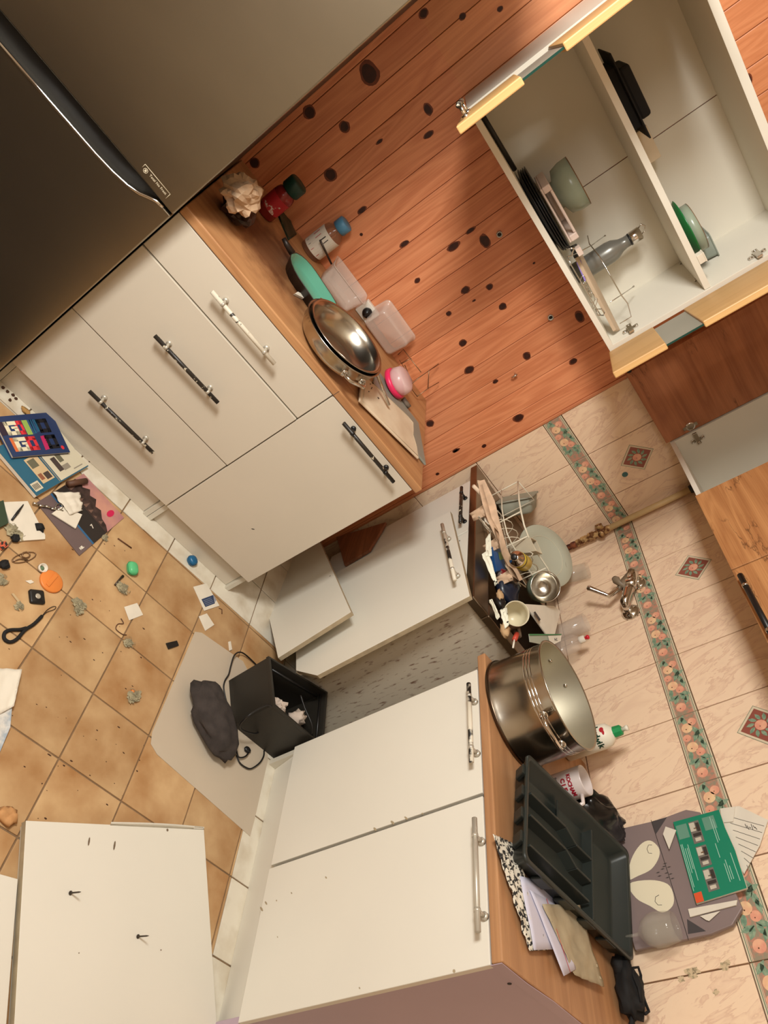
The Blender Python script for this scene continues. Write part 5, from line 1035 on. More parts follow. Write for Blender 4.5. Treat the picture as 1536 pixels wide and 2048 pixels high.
# grey board with a white fox face
def fy(u, v, y=-.030): return at(u, v, 1, y)
foxg = mat('warm_grey_board', (136, 118, 114), .5, var=.03); foxw = mat('off_white_print', (232, 220, 190), .5, var=.02); foxd = mat('dark_grey_print', (74, 68, 68), .5)
oc = [fy(*p) for p in ((1215, 1668), (1250, 1655), (1315, 1640), (1372, 1619), (1400, 1624), (1484, 1816), (1464, 1850), (1420, 1868), (1270, 1900), (1236, 1780))]
FXb = Thing('fox_board', 'grey board printed with a pale fox face leaning on the tiles', 'board', tuple(ctr(*oc)-Vector((0, 0, .15))))
for p in oc: p.z = max(p.z, WZ+.001)
fxp = FXb.part('board', MB().slab(oc, (0, .012, 0)), foxg, bevel=.002)
fp = MB()
def sm(P, k=4):
    n = len(P); out = []
    for i in range(n):
        p0_, p1_, p2_, p3_ = (Vector((*P[(i+j-1) % n], 0)) for j in range(4))
        for s in range(k):
            t = s/k; out.append(.5*((2*p1_)+(p2_-p0_)*t+(2*p0_-5*p1_+4*p2_-p3_)*t*t+(3*p1_-p0_-3*p2_+p3_)*t**3))
    return [(p.x, p.y) for p in out]
Y1 = -.0306
fp.flat([fy(u, v, Y1) for u, v in sm(((1256, 1758), (1262, 1720), (1280, 1690), (1300, 1681), (1317, 1695), (1318, 1714), (1303, 1738), (1276, 1752)))], 0)
fp.flat([fy(u, v, Y1) for u, v in sm(((1258, 1768), (1300, 1760), (1335, 1768), (1347, 1790), (1345, 1812), (1325, 1825), (1300, 1812), (1272, 1796)))], 0)
fp.flat([fy(u, v, Y1) for u, v in ((1303, 1643), (1334, 1634), (1312, 1668))], 1)
fp.flat([fy(u, v, Y1) for u, v in ((1374, 1838), (1412, 1862), (1376, 1868))], 1)
for k, (u, v) in enumerate(((1330, 1727), (1338, 1734), (1325, 1738), (1316, 1745), (1333, 1746), (1341, 1748), (1319, 1752), (1335, 1755), (1345, 1757), (1328, 1733))): fp.flat([fy(u+a*4.5, v-a*1.2+b, Y1) for a, b in ((-1, 0), (0, -1.3), (1, 0), (0, 1.3))], 2)
for P in (((1304, 1690), (1297, 1690), (1294, 1698), (1297, 1706), (1304, 1707)), ((1318, 1790), (1311, 1794), (1310, 1803), (1316, 1810), (1324, 1810))): fp.tube([fy(u, v, Y1) for u, v in P], .0007, 5, 2)
fp.tube([fy(1302, 1640, Y1), fy(1338, 1752, Y1), fy(1377, 1880, Y1)], .0008, 5, 2)
FXb.part('fox_print', fp, [foxw, foxd, ink], parent=fxp)
# green booklet and papers stuck above it
gq = [at(u, v, 1, -.040) for u, v in ((1346, 1644), (1438, 1619), (1450, 1655), (1470, 1700), (1494, 1776), (1392, 1808))]
GB = Thing('green_booklet', 'worn green booklet with three kitchen photos leaning on the fox board', 'booklet', tuple(ctr(*gq)-Vector((0, 0, .06))))
gbk = GB.part('cover', MB().slab(gq, (0, .007, 0), side=1), [green, paper], bevel=.0006)
GQ = lambda a, b: (at(1346, 1644, 1, -.0405)*(1-a)+at(1438, 1619, 1, -.0405)*a)*(1-b)+(at(1392, 1808, 1, -.0405)*(1-a)+at(1494, 1776, 1, -.0405)*a)*b
gp = MB()
for b0, b1, m1 in ((.06, .34, 0), (.38, .63, 0), (.66, .92, 0)):
    gp.flat([GQ(.30, b0), GQ(.52, b0), GQ(.52, b1), GQ(.30, b1)], 0)
    h = b1-b0
    for (a0, a1, c0_, c1_, mi) in ((.31, .42, .05, .45, 1), (.33, .50, .55, .70, 2), (.44, .51, .1, .5, 2), (.35, .47, .76, .92, 1), (.38, .45, .3, .36, 3)): gp.flat([GQ(a0, b0+h*c0_)-Vector((0, .0004, 0)), GQ(a1, b0+h*c0_)-Vector((0, .0004, 0)), GQ(a1, b0+h*c1_)-Vector((0, .0004, 0)), GQ(a0, b0+h*c1_)-Vector((0, .0004, 0))], mi)
gp.flat([GQ(.03, .06), GQ(.26, .06), GQ(.26, .24), GQ(.03, .24)], 4); gp.flat([GQ(.60, .05), GQ(.85, .05), GQ(.85, .22), GQ(.60, .22)], 4)
gp.flat([GQ(.01, .885), GQ(.165, .885), GQ(.165, .995), GQ(.01, .995)], 5)
for a, b0, b1 in ((.02, .30, .86), (.05, .30, .82), (.09, .36, .66), (.13, .36, .62), (.16, .32, .76), (.76, .06, .40), (.80, .10, .38), (.70, .40, .58), (.74, .66, .88), (.78, .62, .86), (.82, .70, .86), (.92, .56, .90)): gp.flat([GQ(a, b0), GQ(a+.012, b0), GQ(a+.012, b1), GQ(a, b1)], 6)
GB.part('cover_print', gp, [mat('photo_grey', (120, 112, 102), .5), mat('photo_pale', (206, 196, 176), .5), mat('photo_dark', (60, 52, 46), .5), mat('photo_brown', (120, 84, 54), .5), mat('pale_green_print', (104, 150, 128), .5), mat('orange_print', (226, 90, 48), .5), mat('pale_text', (170, 206, 186), .5)], parent=gbk)
q = [at(u, v, 1, y) for u, v, y in ((1331, 1653, -.043), (1352, 1660, -.043), (1338, 1698, -.043), (1326, 1668, -.043))]
solo('paper_scrap', 'small folded white paper in front of the green booklet', 'paper', MB().slab(q, (0, .0022, 0)), [paper])
q = [at(u, v, 1, -.012) for u, v in ((1440, 1617), (1478, 1612), (1536, 1640), (1520, 1690), (1488, 1748), (1462, 1700))]
PN = Thing('ruled_note', 'ruled notepaper stuck behind the green booklet', 'paper', tuple(ctr(*q)))
PN.part('sheet', MB().slab(q, (0, .0008, 0)), paper)
rl = MB()
for k in range(8): rl.tube([at(1455+k*5.5, 1640+k*14-8, 1, -.0128), at(1528-k*4, 1652+k*13, 1, -.0128)], .0005, 4)
for k in range(6): rl.tube([at(1490+k*4, 1648+(k % 3)*3, 1, -.0128), at(1494+k*4, 1656+(k % 2)*3, 1, -.0128)], .0007, 4)
PN.part('ruling', rl, ink, kind='stuff')
q = [at(u, v, 1, -.016) for u, v in ((1440, 1618), (1470, 1613), (1466, 1643), (1446, 1645))]; solo('paper_flap', 'folded white corner of paper above the green booklet', 'paper', MB().slab(q, (0, .002, 0)), [paper])
for i, (pts, lab) in enumerate(((((1376, 1818), (1474, 1800), (1472, 1810), (1380, 1834)), 'white papers poking out under the green booklet'), (((1400, 1832), (1440, 1822), (1418, 1842), (1412, 1840)), 'small cream paper corner below the white papers'))):
    q = [at(u, v, 1, -.036) for u, v in pts]; solo('paper_sheet', lab, 'paper', MB().slab(q, (0, .004 if i == 0 else .0015, 0)), [paper])
# wine glass lying against the board
wc0 = at(1322, 1842, 1, -.098); wax = (at(1360, 1848, 1, -.085)-at(1290, 1855, 1, -.12)).normalized()
wax = Vector((.10, .04, 1)).normalized(); wb0 = Vector((1.580, -.072, WZ))
WG = Thing('wine_glass', 'clear stemmed wine glass standing in front of the fox board', 'glass', tuple(wb0))
WG.part('bowl', MB().lathe([(.004, .085), (.012, .090), (.028, .102), (.038, .122), (.0395, .140), (.036, .165), (.0325, .182), (.0315, .182), (.0350, .164), (.0383, .140), (.0368, .123), (.0268, .104), (0, .094)], wb0, (0, 0, 1), 32), glassm)
WG.part('stem', MB().lathe([(.026, 0), (.026, .0015), (.010, .006), (.0042, .016), (.0036, .06), (.0042, .085)], wb0, (0, 0, 1), 28), glassm)
# ================================================================== wood scrap in the dark gap beside the sink
q = [S(.115, .06, .27)*1.0, S(.093, .06, .20), S(-.045, .06, .37), S(-.05, .06, .41)]
q = [sp(676, 1078, -.004), sp(692, 1134, -.004), sp(742, 1104, -.004), sp(775, 1048, -.004)]
solo('wood_scrap', 'rough brown plank end in the dark gap between the door cabinet and the sink cabinet', 'plank', MB().slab(q, S(0, -.012, 0)-S(0, 0, 0)), [wood('rough_scrap', (110, 66, 42), (156, 100, 68), 0)], bevel=.002)
# white board wedged in front of the sink cabinet
tl, tr_, br2, bl2 = sp(616, 1030, -.10), sp(702, 1224, -.10), sp(556, 1316, -.10), sp(512, 1118, -.10)
WBd = Thing('loose_white_board', 'small loose white board with two drilled holes wedged beside the door cabinet', 'board', tuple(ctr(br2, bl2)))
WBp = WBd.part('panel', MB().slab([tl, tr_, br2, bl2], nS*.016, 0, side=1), [white, edgegrey], bevel=.001)
hm = MB()
for u, v in ((652, 1107), (660, 1152)): disc(hm, sp(u, v, -.1006), -nS, .0028, 10)
WBd.part('drilled_hole', hm, ink, parent=WBp, kind='stuff')
# ================================================================== black waste bin with rubbish
Tz = .190; t4 = [Vector((.905, -.842, Tz)), Vector((1.048, -.775, Tz)), Vector((1.050, -.540, Tz)), Vector((.848, -.562, Tz))]
b4 = [Vector((p.x*.94+ctr(*t4).x*.06, p.y*.94+ctr(*t4).y*.06, 0.0015)) for p in t4]
binm = mat('black_bin_plastic', (42, 38, 32), .45, var=.08)
BN = Thing('waste_bin', 'open black plastic waste bin on the floor between the sink and right cabinets', 'bin', tuple(Vector((ctr(*b4).x, ctr(*b4).y, 0))))
c4_ = ctr(*t4)
def insb(k, z): return [Vector((p.x+(c4_.x-p.x)*k, p.y+(c4_.y-p.y)*k, z)) for p in t4]
BN.part('shell', loft(MB(), [b4, insb(0, Tz-.012), insb(-.02, Tz-.012), insb(-.02, Tz), insb(.05, Tz), insb(.07, Tz-.02), insb(.14, .012)], smooth=False), binm, bevel=.003)
BN.part('rim_bar', MB().tube([insb(.16, Tz-.012)[2], insb(.16, Tz-.012)[3]], .004, 8), black); BN.part('rim_bar', MB().tube([insb(.24, Tz-.02)[3], insb(.24, Tz-.02)[0]], .004, 8), black)
rub = mat('white_rubbish', (216, 196, 178), .8, var=.1, scale=15)
m_ = ctr(t4[1], t4[2], c4_)
solo('crumpled_napkin', 'larger crumpled white napkin with a teal corner inside the black bin', 'napkin', MB().blob(Vector((.985, -.705, .105)), (.040, .034, .042), .5, 18, 12, 51, crease=.3), [rub])
solo('crumpled_tissue', 'small twisted white tissue inside the black bin, nearer the sink', 'tissue', MB().blob(Vector((.975, -.625, .135)), (.024, .024, .030), .7, 14, 10, 52, freq=3.2), [rub])
# cables
cab = MB(); K = lambda u, v, z=.004: at(360+u/4.518, 1280+v/4.518, 2, z)
def smooth(P, k=4):
    out = []
    for i in range(len(P)-1):
        p0_, p1_, p2_, p3_ = P[max(i-1, 0)], P[i], P[i+1], P[min(i+2, len(P)-1)]
        for s in range(k):
            t = s/k; out.append(.5*((2*p1_)+(p2_-p0_)*t+(2*p0_-5*p1_+4*p2_-p3_)*t*t+(3*p1_-p0_-3*p2_+p3_)*t**3))
    return out+[P[-1]]
for L in ([(700, 235, .004), (600, 140, .012), (540, 110, .02), (490, 140, .02), (460, 230, .015), (440, 310, .01), (405, 370, .006), (395, 440, .004), (420, 560, .004)],
          [(830, 600, .19), (780, 590, .185), (680, 640, .17), (600, 700, .15), (545, 760, .10), (550, 800, .07), (600, 830, .06), (680, 845, .05), (740, 820, .05)],
          [(500, 900, .004), (508, 980, .006), (530, 1058, .012), (590, 1052, .012), (622, 1005, .01), (600, 970, .006)], [(512, 1040, .004), (540, 1110, .006), (600, 1155, .008), (650, 1160, .008), (720, 1110, .008), (755, 1050, .006), (760, 1000, .004)]):
    cab.tube(smooth([K(*p) for p in L]), .0026, 7)
cab.blob(K(610, 990, .008), (.011, .014, .007), .2, 10, 7, 3)
solo('black_cable', 'thin black cable looping around the waste bin and over the pale mat', 'cable', cab, [black], loc=tuple(K(540, 1000, 0)))
c2 = MB().tube(smooth([K(1090, 500, .20), K(1130, 620, .20), K(1190, 760, .205), K(1192, 860, .19)]), .003, 7); solo('bin_cord', 'black cord hanging across the mouth of the bin', 'cord', c2, [black])
# pale mat
mt4 = [at(u, v, 2, .0) for u, v in ((392, 1258), (292, 1492), (540, 1690), (560, 1380))]
mo = [mix(mt4[0], mt4[1], .03), mix(mt4[0], mt4[1], .90), mix(mt4[0], mt4[1], .97)+(mt4[2]-mt4[1])*.02, mix(mt4[1], mt4[2], .08), Vector((1.325, -.592, 0)), Vector((1.27, -.590, 0)), Vector((1.06, -.592, 0)), Vector((.86, -.70, 0)), Vector((.80, -.80, 0)), mix(mt4[0], mt4[3], .06)]
solo('floor_mat', 'pale see-through plastic mat under the bin and the dark pouch', 'mat', MB().slab([Vector((p.x, p.y, .0006)) for p in mo], (0, 0, .0012)), [mat('milky_vinyl', (206, 190, 168), .45, var=.02, alpha=.86)])
# dark cloth pouch
pc_ = at(428, 1437, 2, .035); a_ = at(400, 1362, 2, .03); b_ = at(455, 1508, 2, .03); dv = (b_-a_)*.5; pv = Vector((-dv.y, dv.x, 0)).normalized()*.068
mb = MB().blob(Vector((pc_.x, pc_.y, .040)), (1, 1, .038), .30, 26, 16, 61, freq=2.2, xd=(dv.x*1.02, dv.y*1.02, 0), yd=tuple(pv))
mb.v = [Vector((p.x, p.y, max(p.z, .0025))) for p in mb.v]
DPo = Thing('dark_cloth_pouch', 'dark grey cloth drawstring pouch lying on the pale mat', 'pouch', (pc_.x, pc_.y, .002))
cloth_d = mat('dark_grey_cloth', (66, 58, 54), .95, var=.2, scale=30, bump=.4, bscale=300)
DPo.part('bag', mb, cloth_d)
DPo.part('fold', MB().tube(smooth([Vector((pc_.x, pc_.y, .078))+dv*t+pv*(.15*math.sin(t*3)-.1)+Vector((0, 0, -.035*t*t-.004)) for t in (-.8, -.4, 0, .4, .75)]), .004, 8), cloth_d); DPo.part('fold', MB().tube(smooth([Vector((pc_.x, pc_.y, .070))+dv*t+pv*(.45+.1*math.sin(t*4))+Vector((0, 0, -.035*t*t-.006)) for t in (-.7, -.3, .1, .5)]), .004, 8), cloth_d)
# ================================================================== floor litter
def G(u, v, z=.0015): return at(u, v, 2, z)
def flatthing(name, label, cat, pts, th, m, z=.001, group=None, bevel=.0006, side=None):
    ms = m if isinstance(m, list) else [m]; return solo(name, label, cat, MB().slab([G(u, v, z) for u, v in pts], (0, 0, th), 0, side=side), ms, group=group, bevel=bevel)
# loose panel lying at the bottom left of the floor
Zp = .030; pq = [at(*p, 2, Zp) for p in ((52, 1641), (408, 1658), (434, 2040), (446, 2200), (30, 2200))]
pq = [at(52, 1641, 2, Zp), at(408, 1658, 2, Zp), at(433, 2035, 2, Zp)]; pq.append(pq[0]+(pq[2]-pq[1])*1.25); pq[2] = pq[1]+(pq[2]-pq[1])*1.25
LP = Thing('laminate_board', 'big loose white panel lying on the floor with two screws standing in it', 'panel', tuple(ctr(*pq)-Vector((0, 0, .03))))
lpp = LP.part('panel', MB().slab(pq, (0, 0, -.017), 0, side=1), [white, edgegrey], bevel=.0012)
LP.part('underlay', MB().slab([p+Vector((0, 0, -.0175))+(ctr(*pq)-p)*.02 for p in pq], (0, 0, -.011)), whited, bevel=.001)
e0, e1 = mix(pq[0], pq[1], .42), pq[1]
ep = [mix(e0, e1, k/6)+Vector((0, 0, .003+.010*math.sin(k*.55))) for k in range(7)]
ed = (pq[0]-pq[3]).normalized()
mb = MB(); n = 7; V = []
for k in range(7): V += [ep[k]-ed*.002+Vector((0, 0, -.003-.010*math.sin(k*.55))), ep[k]+ed*.004, ep[k]+ed*.0052, ep[k]-ed*.0008+Vector((0, 0, -.003-.010*math.sin(k*.55)))]
fs = [[k*4+a, k*4+(a+1) % 4, (k+1)*4+(a+1) % 4, (k+1)*4+a] for k in range(6) for a in range(4)]
LP.part('peeling_edge', mb.add(V, fs, 0, True), white, label='peeling white edge strip')
for (u0, v0, u1, v1) in ((141, 1786, 160, 1774), (276, 1873, 296, 1862)):
    hb_ = at(u0, v0, 2, Zp+.001); 
    r_ = ray(u1, v1); k_ = ((hb_.x-CAM.x)*r_.x+(hb_.y-CAM.y)*r_.y)/(r_.x**2+r_.y**2); tip = CAM+r_*k_; tip = Vector((hb_.x+.004, hb_.y+.004, max(tip.z, Zp+.02)))
    LP.part('screw', MB().lathe([(.0048, 0), (.0048, .001), (.0025, .003), (.0019, .005), (.0017, (tip-hb_).length*.8), (.0004, (tip-hb_).length)], hb_, tip-hb_, 10), mat('screw_metal', (84, 76, 68), .35, .8), label='dark screw standing in the panel')
mk = MB(); disc(mk, at(335, 1660, 2, Zp+.0006), (0, 0, 1), .0035, 10); disc(mk, at(158, 1906, 2, Zp+.0006), (0, 0, 1), .0014, 8); disc(mk, at(322, 1900, 2, Zp+.0006), (0, 0, 1), .0018, 8)
for u, v, a in ((178, 1683, .010), (229, 1691, .011)): disc(mk, at(u, v, 2, Zp+.0006), (0, 0, 1), a, 8, 0, .25, (at(u+3, v-18, 2, Zp)-at(u, v, 2, Zp)))
LP.part('marks', mk, mat('scuff_mark', (120, 100, 78), .8), parent=lpp, kind='stuff')
q = [at(*p, 2, .020) for p in ((-72, 1728), (36, 1758), (4, 2160), (-100, 2200))]
solo('laminate_board', 'second white panel at the frame edge, left of the big loose panel with the screws', 'panel', MB().slab(q, (0, 0, -.016), 0, side=1), [white, edgegrey], bevel=.001)
# magazine with a mountain cover
mq = [G(u, v, .0005) for u, v in ((72, 1006), (158, 1112), (247, 1036), (166, 948))]
MQ = lambda a, b, h=.0036: (mq[0]*(1-a)+mq[1]*a)*(1-b)+(mq[3]*(1-a)+mq[2]*a)*b+Vector((0, 0, h-.0005))
MZ = Thing('magazine', 'magazine with a dark mountain and pink sky cover by the plinth', 'magazine', tuple(ctr(*mq)))
mc_ = MZ.part('cover', MB().slab(mq, (0, 0, .003)), mat('magazine_mauve', (110, 92, 90), .4), bevel=.0004)
pp = MB(); pp.flat([MQ(0, .30), MQ(1, .30), MQ(1, .60), MQ(0, .60)], 1)
pp.flat([MQ(0, .58, .0037), MQ(1, .58, .0037), MQ(1, 1, .0037), MQ(0, 1, .0037)], 2)
mt_ = [(0, .58), (0, .80), (.10, .86), (.18, .80), (.28, .88), (.36, .80), (.47, .84), (.56, .74), (.66, .77), (.78, .68), (.90, .66), (1, .60), (1, .58)]
pp.flat([MQ(a, b, .0039) for a, b in mt_], 3)
for k in range(7): pp.flat([MQ(.05+k*.12, .60, .0040), MQ(.12+k*.12, .60, .0040), MQ(.10+k*.12, .74-.02*(k % 3)-.012*k, .0040)], 6)
pp.flat([MQ(0, .27, .0039), MQ(1, .27, .0039), MQ(1, .30, .0039), MQ(0, .30, .0039)], 4)
pp.flat([MQ(.80+.055*math.cos(t*.524), .86+.075*math.sin(t*.524), .0041) for t in range(12)], 5)
MZ.part('cover_print', pp, [ink, mat('magazine_black', (44, 38, 36), .4), mat('sunset_pink', (206, 150, 128), .4, col2=(168, 118, 122), scale=12), mat('mountain_brown', (74, 56, 52), .4, var=.3, scale=60), mat('magazine_blue', (48, 100, 142), .4), mat('magenta_badge', (206, 36, 84), .4), mat('mountain_light', (116, 88, 76), .4)], parent=mc_)
text(None, '7', .018, MQ(.78, .46, .0041), mq[2]-mq[1], mq[0]-mq[1], paper, mc_, MZ.I, bold=.0006); text(None, 'NIL', .011, MQ(.93, .10, .0041), mq[2]-mq[1], mq[0]-mq[1], paper, mc_, MZ.I, bold=.0008)
# teal workbook and blue hardback on top
tq = [G(u, v, .0045) for u, v in ((68, 996), (172, 936), (100, 848), (-14, 900))]
TQ = lambda a, b, h=.0178: (tq[0]*(1-a)+tq[1]*a)*(1-b)+(tq[3]*(1-a)+tq[2]*a)*b+Vector((0, 0, h-.0045))
TB = Thing('teal_workbook', 'thick teal workbook with pasted pictures under the blue book', 'book', tuple(ctr(*tq)))
TB.part('pages', MB().slab([p for p in tq], (0, 0, .0115)), paper); tc_ = TB.part('cover', MB().slab([p+Vector((0, 0, .0117)) for p in tq], (0, 0, .0012)), mat('teal_cover', (44, 98, 122), .4, var=.05))
pp = MB(); R4 = lambda a0, a1, b0, b1, h, mi: pp.flat([TQ(a0, b0, h), TQ(a1, b0, h), TQ(a1, b1, h), TQ(a0, b1, h)], mi)
R4(.46, 1.0, .02, .98, .0180, 1); R4(.20, .41, .12, .62, .0180, 2)
for a0, a1, b0, b1, mi in ((.22, .34, .42, .58, 3), (.30, .39, .15, .28, 4), (.22, .28, .18, .30, 5), (.54, .62, .16, .44, 4), (.64, .72, .30, .48, 3), (.62, .74, .14, .24, 6)): R4(a0, a1, b0, b1, .0182, mi)
R4(.03, .16, .06, .22, .0180, 1); R4(.43, .445, .02, .98, .0181, 6)
for k in range(5): R4(.045+k*.02, .056+k*.02, .09, .19, .0182, 7)
R4(.76, .93, .08, .10, .0182, 6)
TB.part('cover_print', pp, [paper, mat('page_cream', (214, 204, 178), .6), mat('page_yellow', (212, 184, 142), .6), mat('photo_olive', (108, 104, 84), .5), mat('photo_dark2', (74, 62, 58), .5), mat('photo_rust', (150, 92, 66), .5), mat('page_grey', (150, 140, 124), .6), ink], parent=tc_)
bq = [G(u, v, .0185) for u, v in ((22, 918), (136, 908), (98, 828), (-19, 838))]
BQ = lambda a, b, h=.0118: (bq[0]*(1-a)+bq[1]*a)*(1-b)+(bq[3]*(1-a)+bq[2]*a)*b+Vector((0, 0, h))
navy = mat('navy_cover', (38, 56, 96), .4, var=.05)
GBk = Thing('blue_book', 'navy blue hardback with big coloured block letters on the cover', 'book', tuple(ctr(*bq)))
GBk.part('pages', MB().slab([p+(ctr(*bq)-p)*.03+Vector((0, 0, .0018)) for p in bq], (0, 0, .0075)), paper); GBk.part('back_cover', MB().slab(bq, (0, 0, .0016)), navy, bevel=.0004)
nc_ = GBk.part('front_cover', MB().slab([p+Vector((0, 0, .0095)) for p in bq], (0, 0, .002)), navy, bevel=.0005)
pp = MB()
def blockG(a0, a1, b0, b1, mi, gap=False, h=.0118):
    w = (a1-a0)*.32; d = (b1-b0)*.28
    for x0, x1, y0, y1 in ((a0, a1, b1-d, b1), (a0, a1, b0, b0+d), (a0, a0+w, b0, b1), (a1-w, a1, b0, b1 if not gap else b0+(b1-b0)*.5)): pp.flat([BQ(x0, y0, h), BQ(x1, y0, h), BQ(x1, y1, h), BQ(x0, y1, h)], mi)
    if gap: pp.flat([BQ(a0+w*1.5, b0+(b1-b0)*.45, h), BQ(a1, b0+(b1-b0)*.45, h), BQ(a1, b0+(b1-b0)*.62, h), BQ(a0+w*1.5, b0+(b1-b0)*.62, h)], mi)
blockG(.10, .30, .52, .86, 0, True); blockG(.27, .40, .52, .86, 1, False, .0117); pp.flat([BQ(.41, .50), BQ(.50, .50), BQ(.50, .86), BQ(.41, .86)], 2)
for k in range(4): pp.flat([BQ(.50+k*.035, .50+k*.02), BQ(.54+k*.035, .50+k*.02), BQ(.56+k*.035, .86), BQ(.50+k*.035, .86)], 3 if k % 2 else 4)
blockG(.64, .84, .52, .86, 5); blockG(.13, .36, .12, .46, 0, True); blockG(.33, .50, .12, .46, 1, False, .0119); pp.flat([BQ(.08, .12, .0116), BQ(.14, .12, .0116), BQ(.14, .46, .0116), BQ(.08, .46, .0116)], 6)
blockG(.66, .86, .12, .46, 5); pp.flat([BQ(.58, .10), BQ(.66, .12), BQ(.68, .46), BQ(.60, .44)], 7); pp.flat([BQ(.0, .52), BQ(.10, .54), BQ(.10, .86), BQ(.0, .86)], 8)
pp.flat([BQ(.90+.03*math.cos(t*.785), .13+.05*math.sin(t*.785)) for t in range(8)], 1)
GBk.part('cover_print', pp, [mat('cover_cream', (232, 222, 190), .5), mat('cover_red', (220, 52, 62), .5), mat('cover_lime', (150, 178, 86), .5), mat('cover_teal', (36, 96, 130), .5), mat('cover_blue', (48, 80, 120), .5), mat('cover_black', (24, 24, 32), .5), mat('cover_orange', (214, 110, 58), .5), mat('cover_magenta', (190, 40, 96), .5), mat('cover_plum', (50, 36, 52), .5)], parent=nc_)
# things on the magazine
solo('brown_roll', 'short brown roll lying at the top of the mountain magazine', 'roll', MB().cyl(G(136, 968, .0135), G(172, 962, .0135), .0095, 16), [mat('brown_paper_roll', (92, 60, 42), .6)])
solo('crumpled_paper', 'crumpled white paper lying on the mountain magazine', 'paper', crumple(G(106, 984, .020), G(160, 985, .026), G(166, 1020, .018), G(140, 1030, .014), .008, 4, 71, 12, 12), [paper])
solo('folded_paper', 'folded white card below the crumpled paper on the magazine', 'paper', MB().slab([G(102, 1028, .006), G(122, 1014, .007), G(163, 1030, .008), G(150, 1058, .006)], (0, 0, .004)), [paper], bevel=.0006)
kk = MB()
for i in range(5): kk.tube([G(66+i*12, 1006+i*3+2*(i % 2), .009), G(78+i*12, 1010+i*3, .010)], [.004, .0028], 7)
kk.tube([G(118+8*math.cos(t), 1014+7*math.sin(t), .010) for t in range(7)], .0016, 6, closed=True)
solo('key_chain', 'metal key chain beside the crumpled paper', 'keys', kk, [steel])
# notepad, pen, dust and dark bits on the left edge
NPd = flatthing('notepad', 'white notepad with a dark pen on it near the frame edge', 'notepad', ((3, 1006), (53, 1004), (88, 1072), (88, 1080), (30, 1084)), .006, paper)
solo('dark_pen', 'dark pen lying on the white notepad', 'pen', MB().tube([G(24, 1040, .011), G(36, 1024, .012), G(47, 1009, .011)], [.003, .0038, .0014], 8), [black])
GB2 = flatthing('green_box', 'dark green box cut by the frame edge beside the notepad', 'box', ((-30, 1015), (2, 1004), (12, 1050), (-20, 1066)), .012, mat('green_box', (54, 70, 50), .5))
dust = mat('grey_dust', (176, 164, 132), 1.0, var=.25, scale=40)
def fluff(label, u, v, r, seed, sx=1.0):
    mb = MB(); c = G(u, v, .0)
    for k in range(4): mb.blob(c+Vector((random.uniform(-r, r)*.7, random.uniform(-r, r)*.7*sx, r*.28)), (r*.55, r*.55, r*.20), 1.2, 14, 9, seed+k*3, freq=4.5, crease=.5)
    for k in range(10): a = random.uniform(0, 6.28); p = c+Vector((math.cos(a)*r*.5, math.sin(a)*r*.5, r*.3)); mb.tube([p, p+Vector((math.cos(a+.4)*r*.4, math.sin(a+.4)*r*.4, .002)), p+Vector((math.cos(a+1)*r*.7, math.sin(a+1)*r*.7, -.001))], .0005, 4)
    mb.v = [Vector((p.x, p.y, max(p.z, .0004))) for p in mb.v]
    solo('dust_bunny', label, 'dust', mb, [dust], group='dust bunnies on the floor tiles', kind='stuff')
fluff('grey dust clump on the white notepad', 32, 1064, .024, 1); fluff('grey dust clump below the black tracker, on a tile joint', 156, 1216, .022, 2); fluff('long grey dust clump under the green case', 246, 1178, .022, 3); fluff('grey dust clump at the tile corner by the bent wire', 258, 1286, .018, 4)
fluff('flattened grey dust clump near an orange crumb, in front of the mat', 262, 1394, .022, 5); fluff('grey dust tuft at the frame edge left of the orange lid', 4, 1160, .016, 6); fluff('small grey dust clump left of the black tracker', 38, 1214, .012, 7); fluff('dust tuft on the magazine corner', 210, 1077, .012, 8)
solo('black_lump', 'black crumpled lump right of the notepad', 'lump', MB().blob(G(79, 1054, .008), (.012, .014, .008), .7, 12, 8, 81), [blackm])
solo('black_lump', 'black lump at the frame edge below the key ring', 'lump', MB().blob(G(10, 1129, .008), (.014, .012, .008), .6, 12, 8, 82), [blackm])
solo('black_lump', 'dark lump at the bottom of the white notepad', 'lump', MB().blob(G(32, 1076, .010), (.012, .012, .007), .6, 12, 8, 83), [blackm])
solo('striped_eraser', 'small orange-red striped eraser at the frame edge', 'eraser', MB().slab([G(u, v, .001) for u, v in ((-6, 1088), (8, 1084), (14, 1094), (2, 1102))], (0, 0, .008)), [mat('orange_stripes', (206, 96, 66), .6, col2=(40, 34, 30), scale=120, thr=(.48, .5))], bevel=.001)
kr = MB(); kr.tube([G(48+24*math.cos(t*.4)*1.0+0*t, 1115-6*math.cos(t*.4)+9*math.sin(t*.4), .003) for t in range(16)], .0014, 6, closed=True); kr.tube([G(52+8*math.cos(t*.8), 1110+6*math.sin(t*.8), .004) for t in range(8)], .002, 6, closed=True); kr.tube([G(26, 1122, .003), G(40, 1118, .003), G(56, 1120, .003)], .0018, 6)
solo('key_ring', 'thin wire key ring lying on the tiles below the notepad', 'key ring', kr, [mat('dull_wire', (150, 120, 92), .35, .8)])
b = G(83, 1137, .0005); WCp = Thing('bottle_cap', 'small white screw cap above the orange lid', 'cap', tuple(b))
WCp.part('cap', MB().lathe([(.0125, 0), (.0125, .011), (.0105, .011), (.0100, .003), (0, .003)], b, (.2, .1, 1), 20), paper); WCp.part('seal', MB().lathe([(.007, .003), (.004, .0045), (0, .0045)], b, (.2, .1, 1), 12), mat('seal_green', (96, 120, 90), .5))
b = G(101, 1164, .0005); OL = Thing('orange_disc', 'round orange plastic lid with a ridge on the floor', 'lid', tuple(b))
orm = mat('orange_plastic', (226, 132, 60), .4, var=.03)
